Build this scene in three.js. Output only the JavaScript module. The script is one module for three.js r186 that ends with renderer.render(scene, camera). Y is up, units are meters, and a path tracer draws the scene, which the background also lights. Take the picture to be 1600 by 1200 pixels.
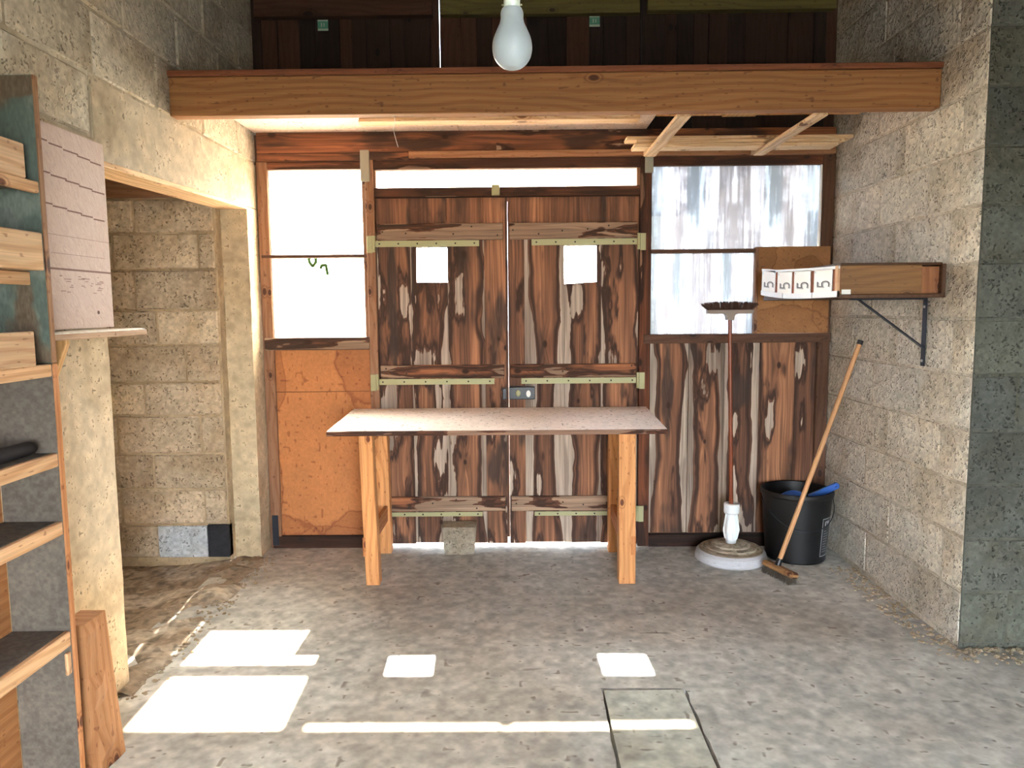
import * as THREE from 'three';
import { mergeGeometries } from 'three/addons/utils/BufferGeometryUtils.js';

// ---------------------------------------------------------------- camera, sky, sun, exposure
const scene = new THREE.Scene();
const renderer = new THREE.WebGLRenderer({ antialias: true });
renderer.toneMapping = THREE.LinearToneMapping;
renderer.toneMappingExposure = 5.9;
renderer.shadowMap.enabled = true;

const camera = new THREE.PerspectiveCamera(54.3, 4 / 3, 0.05, 200);
camera.position.set(0, 1.54, 4.733);
camera.rotation.order = 'YXZ';
camera.rotation.set(-0.1009, 0.0083, -0.0087);

scene.background = new THREE.Color(0.84, 0.92, 1.0);      // bright hazy sky
scene.backgroundIntensity = 12.0;

const sun = new THREE.DirectionalLight(new THREE.Color(1.0, 0.96, 0.90), 20);
sun.position.set(-0.035 * 12, 1.096 * 12, -12);
sun.target.position.set(0, 0, 0);
sun.castShadow = true;
sun.shadow.radius = 1.2;
sun.shadow.mapSize.set(4096, 4096);
Object.assign(sun.shadow.camera, { left: -8, right: 8, top: 8, bottom: -8, near: 0.5, far: 40 });
scene.add(sun, sun.target);

// ---------------------------------------------------------------- helpers
let seed = 7;
const rnd = () => { seed = (seed + 0x6d2b79f5) | 0; let t = Math.imul(seed ^ (seed >>> 15), 1 | seed); t = (t + Math.imul(t ^ (t >>> 7), 61 | t)) ^ t; return ((t ^ (t >>> 14)) >>> 0) / 4294967296; };
const rr = (a, b) => a + (b - a) * rnd();
const clamp = (x, a = 0, b = 1) => Math.min(b, Math.max(a, x));
const sm = (a, b, x) => { const t = clamp((x - a) / (b - a)); return t * t * (3 - 2 * t); };
const lerp = (a, b, t) => a + (b - a) * t;
const mix3 = (a, b, t) => [lerp(a[0], b[0], t), lerp(a[1], b[1], t), lerp(a[2], b[2], t)];

function h2(x, y, s) { let h = Math.imul(x, 374761393) + Math.imul(y, 668265263) + Math.imul(s, 974634777); h = Math.imul(h ^ (h >>> 13), 1274126177); return ((h ^ (h >>> 16)) >>> 0) / 4294967296; }
const wrap = (i, p) => ((i % p) + p) % p;
function vn(x, y, px, py, s) {                                // value noise that repeats every px, py cells
  const ix = Math.floor(x), iy = Math.floor(y), fx = x - ix, fy = y - iy;
  const u = fx * fx * (3 - 2 * fx), v = fy * fy * (3 - 2 * fy);
  const x0 = wrap(ix, px), x1 = wrap(ix + 1, px), y0 = wrap(iy, py), y1 = wrap(iy + 1, py);
  const a = h2(x0, y0, s), b = h2(x1, y0, s), c = h2(x0, y1, s), d = h2(x1, y1, s);
  return a + (b - a) * u + (c - a) * v + (a - b - c + d) * u * v;
}
function fbm(x, y, px, py, oct, s) { let a = 0.5, t = 0, n = 0; for (let i = 0; i < oct; i++) { t += a * vn(x, y, px, py, s + i * 31); n += a; a *= 0.5; x *= 2; y *= 2; px *= 2; py *= 2; } return t / n; }
function n3(x, y, z, s) { return (vn(x + 0.37 * z, y, 4096, 4096, s) + vn(y + 0.61 * x, z, 4096, 4096, s + 5) + vn(z + 0.43 * y, x, 4096, 4096, s + 9)) / 3 - 0.5; }

function tex(data, w, h, srgb) {
  const t = new THREE.DataTexture(data, w, h, THREE.RGBAFormat);
  t.wrapS = t.wrapT = THREE.RepeatWrapping; t.magFilter = THREE.LinearFilter; t.minFilter = THREE.LinearMipmapLinearFilter; t.generateMipmaps = true;
  if (srgb) t.colorSpace = THREE.SRGBColorSpace;
  t.needsUpdate = true; return t;
}
// fn(u, v) -> [r, g, b, height 0..1]; the surface measures sx by sy metres
function bake(w, h, sx, sy, fn, bump = true) {
  const c = new Uint8Array(w * h * 4), b = bump ? new Uint8Array(w * h * 4) : null;
  for (let y = 0, o = 0; y < h; y++) for (let x = 0; x < w; x++, o += 4) {
    const r = fn((x + 0.5) / w, (y + 0.5) / h);
    c[o] = clamp(r[0], 0, 255); c[o + 1] = clamp(r[1], 0, 255); c[o + 2] = clamp(r[2], 0, 255); c[o + 3] = 255;
    if (b) { b[o] = b[o + 1] = b[o + 2] = clamp(r[3] * 255, 0, 255); b[o + 3] = 255; }
  }
  const map = tex(c, w, h, true); map.repeat.set(1 / sx, 1 / sy);
  let bm = null; if (b) { bm = tex(b, w, h, false); bm.repeat.set(1 / sx, 1 / sy); }
  return { map, bumpMap: bm };
}
const std = (o) => new THREE.MeshStandardMaterial({ roughness: 0.9, metalness: 0, ...o });
const phy = (o) => new THREE.MeshPhysicalMaterial({ roughness: 0.6, ...o });
const rgb = (r, g, b) => new THREE.Color().setRGB(r / 255, g / 255, b / 255, THREE.SRGBColorSpace);
const flat = (r, g, b, roughness = 0.8, metalness = 0, extra = {}) => std({ color: rgb(r, g, b), roughness, metalness, ...extra });

function canvasTex(w, h, draw, srgb = true) {
  const c = document.createElement('canvas'); c.width = w; c.height = h; draw(c.getContext('2d'), w, h);
  const t = new THREE.CanvasTexture(c); if (srgb) t.colorSpace = THREE.SRGBColorSpace; return t;
}

// box with chamfered edges; uv in metres with v running along the grain axis
function cbox(w, h, d, b = 0.003, g = 'y', o = [0, 0]) {
  b = Math.min(b, w * 0.3, h * 0.3, d * 0.3);
  const H = [w / 2, h / 2, d / 2], pos = [], uv = [];
  const corner = (sx, sy, sz, ax) => { const s = [sx, sy, sz], p = [0, 0, 0]; for (let i = 0; i < 3; i++) p[i] = s[i] * (i === ax ? H[i] : H[i] - b); return p; };
  const tri = (p, q, r, n) => {
    const ux = q[0] - p[0], uy = q[1] - p[1], uz = q[2] - p[2], vx = r[0] - p[0], vy = r[1] - p[1], vz = r[2] - p[2];
    const c = [uy * vz - uz * vy, uz * vx - ux * vz, ux * vy - uy * vx];
    if (c[0] * n[0] + c[1] * n[1] + c[2] * n[2] < 0) [q, r] = [r, q];
    const a = Math.abs(n[0]) >= Math.abs(n[1]) && Math.abs(n[0]) >= Math.abs(n[2]) ? 0 : Math.abs(n[1]) >= Math.abs(n[2]) ? 1 : 2;
    for (const t of [p, q, r]) { pos.push(...t); uv.push(...uvOf(t, a, g, o)); }
  };
  const quad = (p, q, r, s, n) => { tri(p, q, r, n); tri(p, r, s, n); };
  for (let ax = 0; ax < 3; ax++) for (const s of [-1, 1]) {
    const a1 = (ax + 1) % 3, a2 = (ax + 2) % 3, c = [];
    for (const [i, j] of [[-1, -1], [1, -1], [1, 1], [-1, 1]]) { const v = [0, 0, 0]; v[ax] = s; v[a1] = i; v[a2] = j; c.push(corner(...v, ax)); }
    const n = [0, 0, 0]; n[ax] = s; quad(...c, n);
  }
  for (let ax = 0; ax < 3; ax++) { const a1 = (ax + 1) % 3, a2 = (ax + 2) % 3;
    for (const i of [-1, 1]) for (const j of [-1, 1]) {
      const v0 = [0, 0, 0], v1 = [0, 0, 0]; v0[ax] = -1; v1[ax] = 1; v0[a1] = v1[a1] = i; v0[a2] = v1[a2] = j;
      const n = [0, 0, 0]; n[a1] = i; n[a2] = j * 0.99; quad(corner(...v0, a1), corner(...v1, a1), corner(...v1, a2), corner(...v0, a2), n);
    } }
  for (const x of [-1, 1]) for (const y of [-1, 1]) for (const z of [-1, 1]) tri(corner(x, y, z, 0), corner(x, y, z, 1), corner(x, y, z, 2), [x, y * 0.99, z * 0.98]);
  const geo = new THREE.BufferGeometry();
  geo.setAttribute('position', new THREE.Float32BufferAttribute(pos, 3)); geo.setAttribute('uv', new THREE.Float32BufferAttribute(uv, 2));
  geo.computeVertexNormals(); return geo;
}
function uvOf(p, a, g, o) {
  const gi = 'xyz'.indexOf(g); let u, v;
  if (a === gi) { u = p[(a + 1) % 3]; v = p[(a + 2) % 3]; } else { v = p[gi]; u = p[3 - a - gi]; }
  return [u + o[0], v + o[1]];
}
function boxUV(geo, g = 'y', o = [0, 0]) {                    // the same for any geometry
  geo = geo.index ? geo.toNonIndexed() : geo; geo.computeVertexNormals();
  const P = geo.attributes.position, N = geo.attributes.normal, uv = new Float32Array(P.count * 2);
  for (let i = 0; i < P.count; i += 3) {
    const n = [0, 0, 0]; for (let k = 0; k < 3; k++) { n[0] += Math.abs(N.getX(i + k)); n[1] += Math.abs(N.getY(i + k)); n[2] += Math.abs(N.getZ(i + k)); }
    const a = n[0] >= n[1] && n[0] >= n[2] ? 0 : n[1] >= n[2] ? 1 : 2;
    for (let k = 0; k < 3; k++) { const r = uvOf([P.getX(i + k), P.getY(i + k), P.getZ(i + k)], a, g, o); uv[(i + k) * 2] = r[0]; uv[(i + k) * 2 + 1] = r[1]; }
  }
  geo.setAttribute('uv', new THREE.BufferAttribute(uv, 2)); return geo;
}
// subdivided box between world bounds whose faces are uneven
function roughBox([x0, x1, y0, y1, z0, z1], cell, amp, s, g = 'y', freq = 9, o = [0, 0]) {
  const w = x1 - x0, h = y1 - y0, d = z1 - z0, cx = (x0 + x1) / 2, cy = (y0 + y1) / 2, cz = (z0 + z1) / 2;
  const seg = (l) => Math.max(1, Math.round(l / cell));
  const geo = new THREE.BoxGeometry(w, h, d, seg(w), seg(h), seg(d)), P = geo.attributes.position, N = geo.attributes.normal, uv = geo.attributes.uv;
  for (let i = 0; i < P.count; i++) {
    const x = P.getX(i) + cx, y = P.getY(i) + cy, z = P.getZ(i) + cz;
    const a = Math.abs(N.getX(i)) > 0.5 ? 0 : Math.abs(N.getY(i)) > 0.5 ? 1 : 2, r = uvOf([x, y, z], a, g, o); uv.setXY(i, r[0], r[1]);
    const f = freq, q = (t) => n3(x * f + t, y * f + 11, z * f + 3, s) + 0.6 * n3(x * f * 2.7 + t, y * f * 2.7, z * f * 2.7, s + 50);
    P.setXYZ(i, P.getX(i) + amp * q(0), P.getY(i) + amp * q(40), P.getZ(i) + amp * q(80));
  }
  geo.computeVertexNormals(); return geo;
}
const taken = {};
const numbered = (n) => { taken[n] = (taken[n] ?? -1) + 1; return taken[n] ? n + '_' + String(taken[n]).padStart(3, '0') : n; };
function mesh(name, geo, mat, parent, p) { const m = new THREE.Mesh(geo, mat); m.name = name; m.castShadow = m.receiveShadow = true; if (p) m.position.set(...p); if (parent) parent.add(m); return m; }
function tag(o, label, category, group, kind) { Object.assign(o.userData, { label, category }); if (group) o.userData.group = group; if (kind) o.userData.kind = kind; return o; }
function thing(name, label, category, base = [0, 0, 0], o = {}) { const g = new THREE.Group(); g.name = numbered(name); g.position.set(...base); scene.add(g); return tag(g, label, category, o.group, o.kind); }
const struct = (name, label, category, base) => thing(name, label, category, base, { kind: 'structure' });
// a part given by its world bounds under a thing that stands unturned
let ofs = 0;
function part(name, [x0, x1, y0, y1, z0, z1], mat, parent, { g = 'y', b = 0.003, o, rot } = {}) {
  ofs += 0.37; const geo = cbox(x1 - x0, y1 - y0, z1 - z0, b, g, o ?? [ofs % 3, (ofs * 1.7) % 5]);
  const q = parent.getWorldPosition(new THREE.Vector3());
  const m = mesh(name, geo, mat, parent, [(x0 + x1) / 2 - q.x, (y0 + y1) / 2 - q.y, (z0 + z1) / 2 - q.z]);
  if (rot) m.rotation.set(...rot); return m;
}
function single(name, geo, mat, label, category, p, o = {}) { const m = mesh(numbered(name), geo, mat, scene, p); return tag(m, label, category, o.group, o.kind); }
function cyl(r0, r1, a, b, n = 12) {                          // tapered round bar from a to b
  const A = new THREE.Vector3(...a), B = new THREE.Vector3(...b), d = B.clone().sub(A), geo = new THREE.CylinderGeometry(r1, r0, d.length(), n, 1);
  geo.applyQuaternion(new THREE.Quaternion().setFromUnitVectors(new THREE.Vector3(0, 1, 0), d.clone().normalize())); geo.translate((A.x + B.x) / 2, (A.y + B.y) / 2, (A.z + B.z) / 2); return geo;
}
const rel = (geo, parent) => { const q = parent.getWorldPosition(new THREE.Vector3()); return geo.translate(-q.x, -q.y, -q.z); };
function plankGeo(pts, z0, z1, g = 'y', o = [0, 0]) {         // outline in x, y extruded from z0 to z1
  const s = new THREE.Shape(pts.map((p) => new THREE.Vector2(...p)));
  const geo = new THREE.ExtrudeGeometry(s, { depth: z1 - z0, bevelEnabled: false }); geo.translate(0, 0, z0); return boxUV(geo, g, o);
}

// ---------------------------------------------------------------- materials
function pitted(base, spot, s, amount) {
  return (u, v) => {
    const a = fbm(u * 6, v * 6, 6, 6, 5, s), f = fbm(u * 64, v * 64, 64, 64, 4, s + 7), p = vn(u * 260, v * 230, 260, 230, s + 3), q = vn(u * 120, v * 104, 120, 104, s + 4), m = fbm(u * 22, v * 22, 22, 22, 3, s + 9);
    const pit = sm(0.60, 0.80, p * 0.5 + q * 0.4 + (f - 0.5) * 0.5 + (m - 0.5) * 0.35);
    const stain = sm(0.46, 0.66, fbm(u * 5, v * 5, 5, 5, 5, s + 77)), lime = sm(0.55, 0.68, fbm(u * 4 + 2, v * 4, 4, 4, 5, s + 97));
    let c = mix3(base, spot, stain * 0.6); c = mix3(c, [232, 230, 224], lime * 0.45); const k = 0.82 + 0.22 * a + 0.34 * (f - 0.5) - pit * 0.26 * amount;
    return [c[0] * k, c[1] * k, c[2] * k, 0.30 + 0.25 * a + 0.42 * f - 0.40 * pit * amount];
  };
}
const tBlock = bake(1024, 1024, 1.3, 1.3, pitted([220, 216, 207], [200, 188, 170], 11, 1));
const blockMat = (c, bump = 0.012) => std({ ...tBlock, color: c, bumpScale: bump, roughness: 0.97 });
const tPlaster = bake(1024, 1024, 1.6, 1.6, (u, v) => {
  const a = fbm(u * 5, v * 5, 5, 5, 6, 41), f = fbm(u * 40, v * 40, 40, 40, 4, 43), st = vn(u * 26 + 5 * a, v * 70, 26, 70, 47), scr = sm(0.78, 0.9, vn(u * 120 + a * 8, v * 60 + a * 9, 120, 60, 48) * 0.55 + f * 0.5);
  const hole = sm(0.80, 0.90, vn(u * 190, v * 190, 190, 190, 51) * 0.75 + 0.3 * f), k = 0.84 + 0.2 * a + 0.3 * (f - 0.5) - 0.26 * hole - 0.24 * scr;
  const c = mix3([214, 206, 192], [196, 184, 164], sm(0.4, 0.7, fbm(u * 3, v * 3, 3, 3, 4, 49)));
  return [c[0] * k, c[1] * k, c[2] * k, 0.35 * a + 0.3 * f + 0.15 * st - 0.3 * hole + 0.2 - 0.2 * scr];
});
const plasterMat = (c, bump = 0.008) => std({ ...tPlaster, color: c, bumpScale: bump, roughness: 0.96 });
// trowelled concrete floor, 4.6 m to the tile
const tFloor = bake(2048, 2048, 4.6, 4.6, (u, v) => {
  const a = fbm(u * 5, v * 5, 5, 5, 6, 61), b = fbm(u * 9 + 3, v * 12, 9, 12, 5, 67), f = fbm(u * 120, v * 120, 120, 120, 3, 71), d = vn(u * 170, v * 210, 170, 210, 73), e = vn(u * 60 + a * 4, v * 110 + b * 3, 60, 110, 79);
  const grit = sm(0.80, 0.93, d * 0.75 + f * 0.3), chip = sm(0.90, 0.96, e * 0.85 + 0.2 * b), dust = sm(0.45, 0.68, a), worn = sm(0.5, 0.6, b);
  let c = mix3([204, 203, 196], [188, 180, 168], dust * 0.8); c = mix3(c, [216, 215, 209], worn * 0.35); c = mix3(c, [96, 86, 74], grit * 0.55 + chip * 0.3);
  const k = 0.90 + 0.36 * (f - 0.5) + 0.18 * (b - 0.5);
  return [c[0] * k, c[1] * k, c[2] * k, 0.45 + 0.25 * (b - 0.5) + 0.22 * (f - 0.5) - 0.3 * chip - 0.12 * grit];
});
const floorMat = std({ ...tFloor, bumpScale: 0.011, roughness: 0.9 });
const tDirt = bake(512, 512, 1.2, 1.2, (u, v) => {
  const a = fbm(u * 6, v * 6, 6, 6, 5, 81), f = fbm(u * 50, v * 50, 50, 50, 3, 83), p = sm(0.6, 0.8, vn(u * 38, v * 38, 38, 38, 85)); const c = mix3([182, 172, 156], [142, 128, 110], sm(0.4, 0.65, a)), k = 0.8 + 0.4 * f - 0.2 * p;
  return [c[0] * k, c[1] * k, c[2] * k, 0.4 * a + 0.5 * f - 0.2 * p + 0.1];
});
const dirtMat = std({ ...tDirt, color: rgb(255, 250, 244), bumpScale: 0.012, roughness: 1 });
// clean softwood: 0.5 m across the grain, 2 m along it
const knots = []; for (let i = 0; i < 6; i++) knots.push([rnd(), rnd(), rr(0.012, 0.022)]);
const tPine = bake(512, 1024, 0.5, 2, (u, v) => {
  let x = u + 0.05 * (fbm(u * 4, v * 3, 4, 3, 3, 91) - 0.5), dark = 0;
  for (const [ku, kv, kr] of knots) {
    let du = u - ku, dv = v - kv; du -= Math.round(du); dv -= Math.round(dv); const mx = du * 0.5, my = dv * 2, d = Math.hypot(mx, my * 0.55);
    x += 0.05 * Math.exp(-(mx * mx * 900 + my * my * 60)) * Math.sign(du || 1); dark = Math.max(dark, sm(kr, kr * 0.5, d), 0.35 * sm(kr * 1.7, kr * 1.2, d) * sm(kr * 1.0, kr * 1.3, d));
  }
  const ring = 0.5 + 0.5 * Math.sin(6.2832 * (x * 14 + 4.2 * fbm(u * 2, v * 3, 2, 3, 3, 95))), fine = vn(u * 150, v * 10, 150, 10, 97), a = fbm(u * 5, v * 5, 5, 5, 4, 99), pk = sm(0.86, 0.95, vn(u * 70, v * 70, 70, 70, 98));
  let c = mix3([226, 204, 176], [196, 164, 128], sm(0.3, 1.0, ring) * 0.62); c = mix3(c, [92, 52, 26], dark * 0.85 + pk * 0.35);
  const k = 0.9 + 0.12 * fine + 0.12 * (a - 0.5);
  return [c[0] * k, c[1] * k, c[2] * k, 0.5 + 0.25 * (fine - 0.5) - 0.2 * ring * 0.5 - dark * 0.1];
});
const pine = (r, g, b, rough = 0.75) => std({ ...tPine, color: rgb(r, g, b), bumpScale: 0.0012, roughness: rough });
// weathered planks: 16 columns of 0.25 m, 4 m long, each with its own share of bare wood, stain and soot
const COLS = [
  { pale: 0.62, tone: 0.5, up: 1, heart: 0.9 }, { pale: 0.62, tone: 0.5, up: 1, heart: 0.85 }, { pale: 0.42, tone: 0.5, up: 1, heart: 0.95 }, { pale: 0.40, tone: 0.6, up: 1, heart: 0.95 },
  { pale: 0.40, tone: 0.6, up: 1, heart: 0.8 }, { pale: 0.36, tone: 0.75, up: 1, heart: 0.72 }, { pale: 0.50, tone: 0.5, up: 1, heart: 0.74 }, { pale: 0.36, tone: 0.75, up: 1, heart: 0.78 },
  { pale: 0.46, tone: 0.55, up: 0.2, heart: 0.66 }, { pale: 0.46, tone: 0.6, up: 0.2, heart: 0.7 }, { pale: 0.44, tone: 0.5, up: 0.2, heart: 0.66 }, { pale: 0.20, tone: 0.9, up: 0.2, heart: 1.1 }, { pale: 0.3, tone: 0.4, up: 0.2, heart: 0.8 },
  { pale: 1.2, tone: 0.6, up: 0, heart: 0.42 }, { pale: 0.30, tone: 0.4, up: 0.5, heart: 0.9 }, { pale: 0.22, tone: 0.25, up: 0.3, heart: 0.9 },
];
const wk = COLS.map((_, c) => Array.from({ length: 4 }, () => [rr(0.2, 0.8), rr(0, 4), rr(0.012, 0.022)]));
const tWeather = bake(2048, 2048, 4, 4, (U, V) => {
  const c = Math.min(15, Math.floor(U * 16)), u = U * 16 - c, y = V * 4, C = COLS[c], e = Math.abs(u - 0.5) * 2, s = 200 + c * 13;
  let gx = u, kd = 0, kr_ = 0;
  for (const [ku, ky, kr] of wk[c]) { let dy = y - ky; dy -= 4 * Math.round(dy / 4); const dx = (u - ku) * 0.25, d = Math.hypot(dx, dy * 0.6); gx += 0.10 * Math.exp(-(dx * dx * 700 + dy * dy * 70)) * Math.sign(dx); kd = Math.max(kd, sm(kr, kr * 0.4, d)); kr_ = Math.max(kr_, sm(kr * 4, kr, d)); }
  const w = fbm(u * 2, y * 3, 4096, 12, 3, s), grain = vn(gx * 34 + w * 3, y * 2.5, 4096, 10, s + 1), fine = vn(gx * 90 + w * 4, y * 7, 4096, 28, s + 2);
  const q = fbm(gx * 2.6 + 3.1, y * 2.5, 4096, 10, 5, s + 3) + 0.05 * (grain - 0.5) + 0.14 * (sm(0.55, 1, e) - 0.25), q2 = fbm(gx * 2.6 + 9, y * 1.0, 4096, 4, 4, s + 5);
  const low = 1 - sm(1.90, 2.10, y) * C.up;                        // the boards are bare and washed below the top ledge only
  const side = u < 0.5 ? 0 : 40, hb = (C.heart ?? 0.62) + 0.9 * (fbm(side + 3, y * 1.7, 4096, 7, 5, s + 17) - 0.5) + 0.22 * (vn(gx * 9, y * 2, 4096, 8, s + 19) - 0.5), d = e - hb;
  const t = 0.66 - 0.22 * (C.pale - 0.45);
  const bare = clamp(Math.max(sm(t - 0.008, t + 0.012, q), sm(0.0, 0.03, d)) * sm(0.25, 0.6, low)), ring = (x, w) => sm(-w, -0.35 * w, x) * (1 - 0.55 * sm(-0.30 * w, -0.12 * w, x) * sm(0, -0.10 * w, x)), rim = Math.max(ring(q - t, 0.15), ring(d, 0.34)) * (1 - bare) * (0.30 + 0.70 * low);
  const red = mix3([104, 70, 52], [172, 118, 84], clamp(C.tone * 0.7 + (q2 - 0.5) * 1.9 + 0.35 * (grain - 0.5)));
  let col = mix3(red, [58, 36, 27], clamp(rim * (0.70 + 0.4 * grain))); col = mix3(col, mix3([184, 164, 146], [138, 120, 106], sm(0.36, 0.70, q2) * 0.8), bare);
  const soot = sm(0.58, 0.72, fbm(u * 2.2 + 20, y * 2, 4096, 8, 4, s + 8)) * 0.75; col = mix3(col, [60, 46, 40], soot * (1 - bare * 0.7));
  col = mix3(col, [60, 36, 24], kd * 0.8 + (1 - bare) * kr_ * 0.25);
  const k = 0.82 + 0.24 * grain + 0.16 * (fine - 0.5);
  return [col[0] * k, col[1] * k, col[2] * k, 0.5 + 0.3 * (grain - 0.5) + 0.2 * (fine - 0.5) - 0.15 * kd];
});
const weather = (r = 255, g = 255, b = 255) => std({ ...tWeather, color: rgb(r, g, b), bumpScale: 0.0022, roughness: 0.88 });
const col = (c, x, y0 = 0) => [c * 0.25 + 0.125 - x, y0];      // uv offset that lays column c over a plank centred on x (uv runs in x and y)
// hardboard sheets with tide marks
function tides(w, h, base, dark, spots, s) {                     // spots: [u, v, radius u, radius v] wet patches with dark rims
  return (u, v) => {
    const n = fbm(u * 4, v * 6, 4096, 4096, 5, s) - 0.5, f = fbm(u * 60, v * 90, 4096, 4096, 3, s + 3); let rim = 0, wet = 0;
    for (const [a, b, ru, rv] of spots) { const d = Math.hypot((u - a) / ru, (v - b) / rv) + n * 0.75 - 1; rim = Math.max(rim, sm(0.09, 0.0, Math.abs(d)) * (d < 0 ? 1 : 0.35)); wet = Math.max(wet, sm(0.02, -0.05, d)); }
    const sp = sm(0.84, 0.93, vn(u * 34, v * 50, 4096, 4096, s + 8)); let c = mix3(base, dark, wet * 0.30 + rim * 0.5 + sp * 0.5); const k = 0.94 + 0.14 * (f - 0.5) + 0.16 * n; return [c[0] * k, c[1] * k, c[2] * k, 0.5 + 0.3 * (f - 0.5)];
  };
}
const tHard = bake(512, 1024, 0.66, 1.21, tides(512, 1024, [206, 138, 84], [138, 78, 42], [[0.0, 0.0, 0.42, 0.12], [0.95, 0.02, 0.4, 0.14], [0.5, -0.05, 0.5, 0.10], [-0.04, 0.3, 0.14, 0.3], [1.02, 0.9, 0.34, 0.22], [0.05, 0.86, 0.12, 0.2], [-0.02, 0.6, 0.10, 0.2]], 301));
const hardMat = std({ ...tHard, color: rgb(240, 232, 224), bumpScale: 0.0015, roughness: 0.8 });
const tPly = bake(512, 512, 0.46, 0.56, tides(512, 512, [176, 124, 76], [120, 76, 42], [[0.1, 0.95, 0.18, 0.25], [0.7, 0.75, 0.2, 0.12], [0.5, 0.12, 0.5, 0.2], [0.95, 0.3, 0.2, 0.3]], 321));
const plyMat = std({ ...tPly, bumpScale: 0.001, roughness: 0.8 });
const tFibre = bake(512, 512, 0.8, 0.8, (u, v) => { const f = fbm(u * 70, v * 70, 70, 70, 3, 331), a = fbm(u * 5, v * 5, 5, 5, 4, 333), k = 0.85 + 0.3 * (f - 0.5) + 0.2 * (a - 0.5); return [122 * k, 112 * k, 100 * k, 0.5 + 0.5 * (f - 0.5)]; });
const fibreMat = std({ ...tFibre, bumpScale: 0.002, roughness: 0.95 });
const tGreen = bake(512, 1024, 0.25, 1.0, (u, v) => {            // old green paint rubbed off a brown board
  const a = fbm(u * 2, v * 5, 4096, 4096, 5, 341), f = fbm(u * 40, v * 60, 4096, 4096, 3, 343), paint = sm(0.40, 0.56, a + 0.55 * u - 0.16 - sm(0.80, 0.84, v) * 0.5), pale = sm(0.45, 0.7, fbm(u * 5 + 7, v * 12, 4096, 4096, 4, 345));
  const c = mix3(mix3([104, 86, 64], [120, 104, 84], f), mix3([96, 110, 99], [124, 134, 122], pale), paint), k = 0.9 + 0.24 * (f - 0.5); return [c[0] * k, c[1] * k, c[2] * k, 0.5 + 0.3 * (f - 0.5) + 0.1 * paint];
});
const greenMat = std({ ...tGreen, bumpScale: 0.0012, roughness: 0.7 });

const tTop = bake(512, 512, 0.9, 0.9, (u, v) => { const a = fbm(u * 4, v * 4, 4, 4, 5, 601), f = fbm(u * 60, v * 60, 60, 60, 3, 603), sp = sm(0.82, 0.92, vn(u * 70, v * 70, 70, 70, 605)), k = 0.95 + 0.12 * (f - 0.5) + 0.10 * (a - 0.5) - 0.25 * sp; return [240 * k, 228 * k, 220 * k, 0.5 + 0.4 * (f - 0.5)]; });
const M = {
  beam: pine(174, 132, 90), deckEdge: pine(140, 88, 62), leg: pine(240, 188, 138), shelf: pine(255, 224, 192), soffit: pine(255, 238, 214), lath: pine(255, 244, 224), strap: pine(240, 226, 206),
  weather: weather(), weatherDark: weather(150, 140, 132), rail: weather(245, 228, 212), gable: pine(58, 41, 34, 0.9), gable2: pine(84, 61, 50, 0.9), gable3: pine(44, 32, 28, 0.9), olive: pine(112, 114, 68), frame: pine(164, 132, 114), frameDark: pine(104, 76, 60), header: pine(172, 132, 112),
  ceilBoard: std({ ...tTop, color: rgb(252, 240, 228), bumpScale: 0.001, roughness: 0.8 }), ceilPly: pine(255, 214, 168, 0.7),
  galv: flat(156, 152, 112, 0.55, 0.25), steel: flat(150, 146, 132, 0.55, 0.5), screw: flat(52, 46, 36, 0.6, 0.4), black: flat(16, 17, 20, 0.42), iron: flat(42, 48, 58, 0.45, 0.5), blackPl: flat(11, 11, 13, 0.5),
  white: flat(236, 234, 228, 0.55), whitePl: flat(232, 236, 238, 0.4), bluePl: flat(42, 92, 170, 0.35), grey: flat(128, 124, 116, 0.9), brownStick: flat(120, 58, 34, 0.25), taupe: flat(128, 112, 98, 0.45), bristle: flat(72, 46, 34, 0.9),
};
const pane = (rough, c = 0xffffff, extra = {}) => phy({ color: c, transmission: 1, thickness: 0, roughness: rough, ior: 1.45, ...extra });

// ---------------------------------------------------------------- setting: ground, floor, roof
const XL = -1.62, XR = 1.97, ZR = 1.49, ZREAR = 6.6, XFAR = 3.7, ROOF = 3.9, FILL_GATE = [0.0, 1.3, 2.0];
const PIT = [0.335, 0.655, 1.835, 3.4];                          // opening for the cover slab
{
  const f = struct('floor', 'worn grey concrete floor of the shed', 'floor');
  const s = new THREE.Shape([[-1.80, -0.12], [XFAR + 0.2, -0.12], [XFAR + 0.2, ZREAR + 0.2], [-1.80, ZREAR + 0.2]].map(([x, z]) => new THREE.Vector2(x, -z)));
  const edge = (k, a, b) => { const out = []; for (let i = 0; i < k; i++) { const t = i / k; out.push(new THREE.Vector2(lerp(a[0], b[0], t) + rr(-0.005, 0.005), -(lerp(a[1], b[1], t) + rr(-0.005, 0.005)))); } return out; };
  const [a, b, c, d] = PIT; s.holes.push(new THREE.Path([...edge(8, [a - 0.008, c - 0.012], [b + 0.012, c - 0.006]), ...edge(30, [b + 0.012, c], [b + 0.010, d]), ...edge(8, [b + 0.01, d], [a - 0.012, d]), ...edge(30, [a - 0.012, d], [a - 0.01, c])]));
  const g = new THREE.ExtrudeGeometry(s, { depth: 0.1, bevelEnabled: false }); g.rotateX(-Math.PI / 2); g.translate(0, -0.1, 0);
  mesh('concrete_slab', boxUV(g, 'z', [1.3, 0.6]), floorMat, f);
  part('pit_bottom', [a - 0.2, b + 0.2, -0.2, -0.105, c - 0.2, d + 0.2], dirtMat, f);
}
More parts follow.
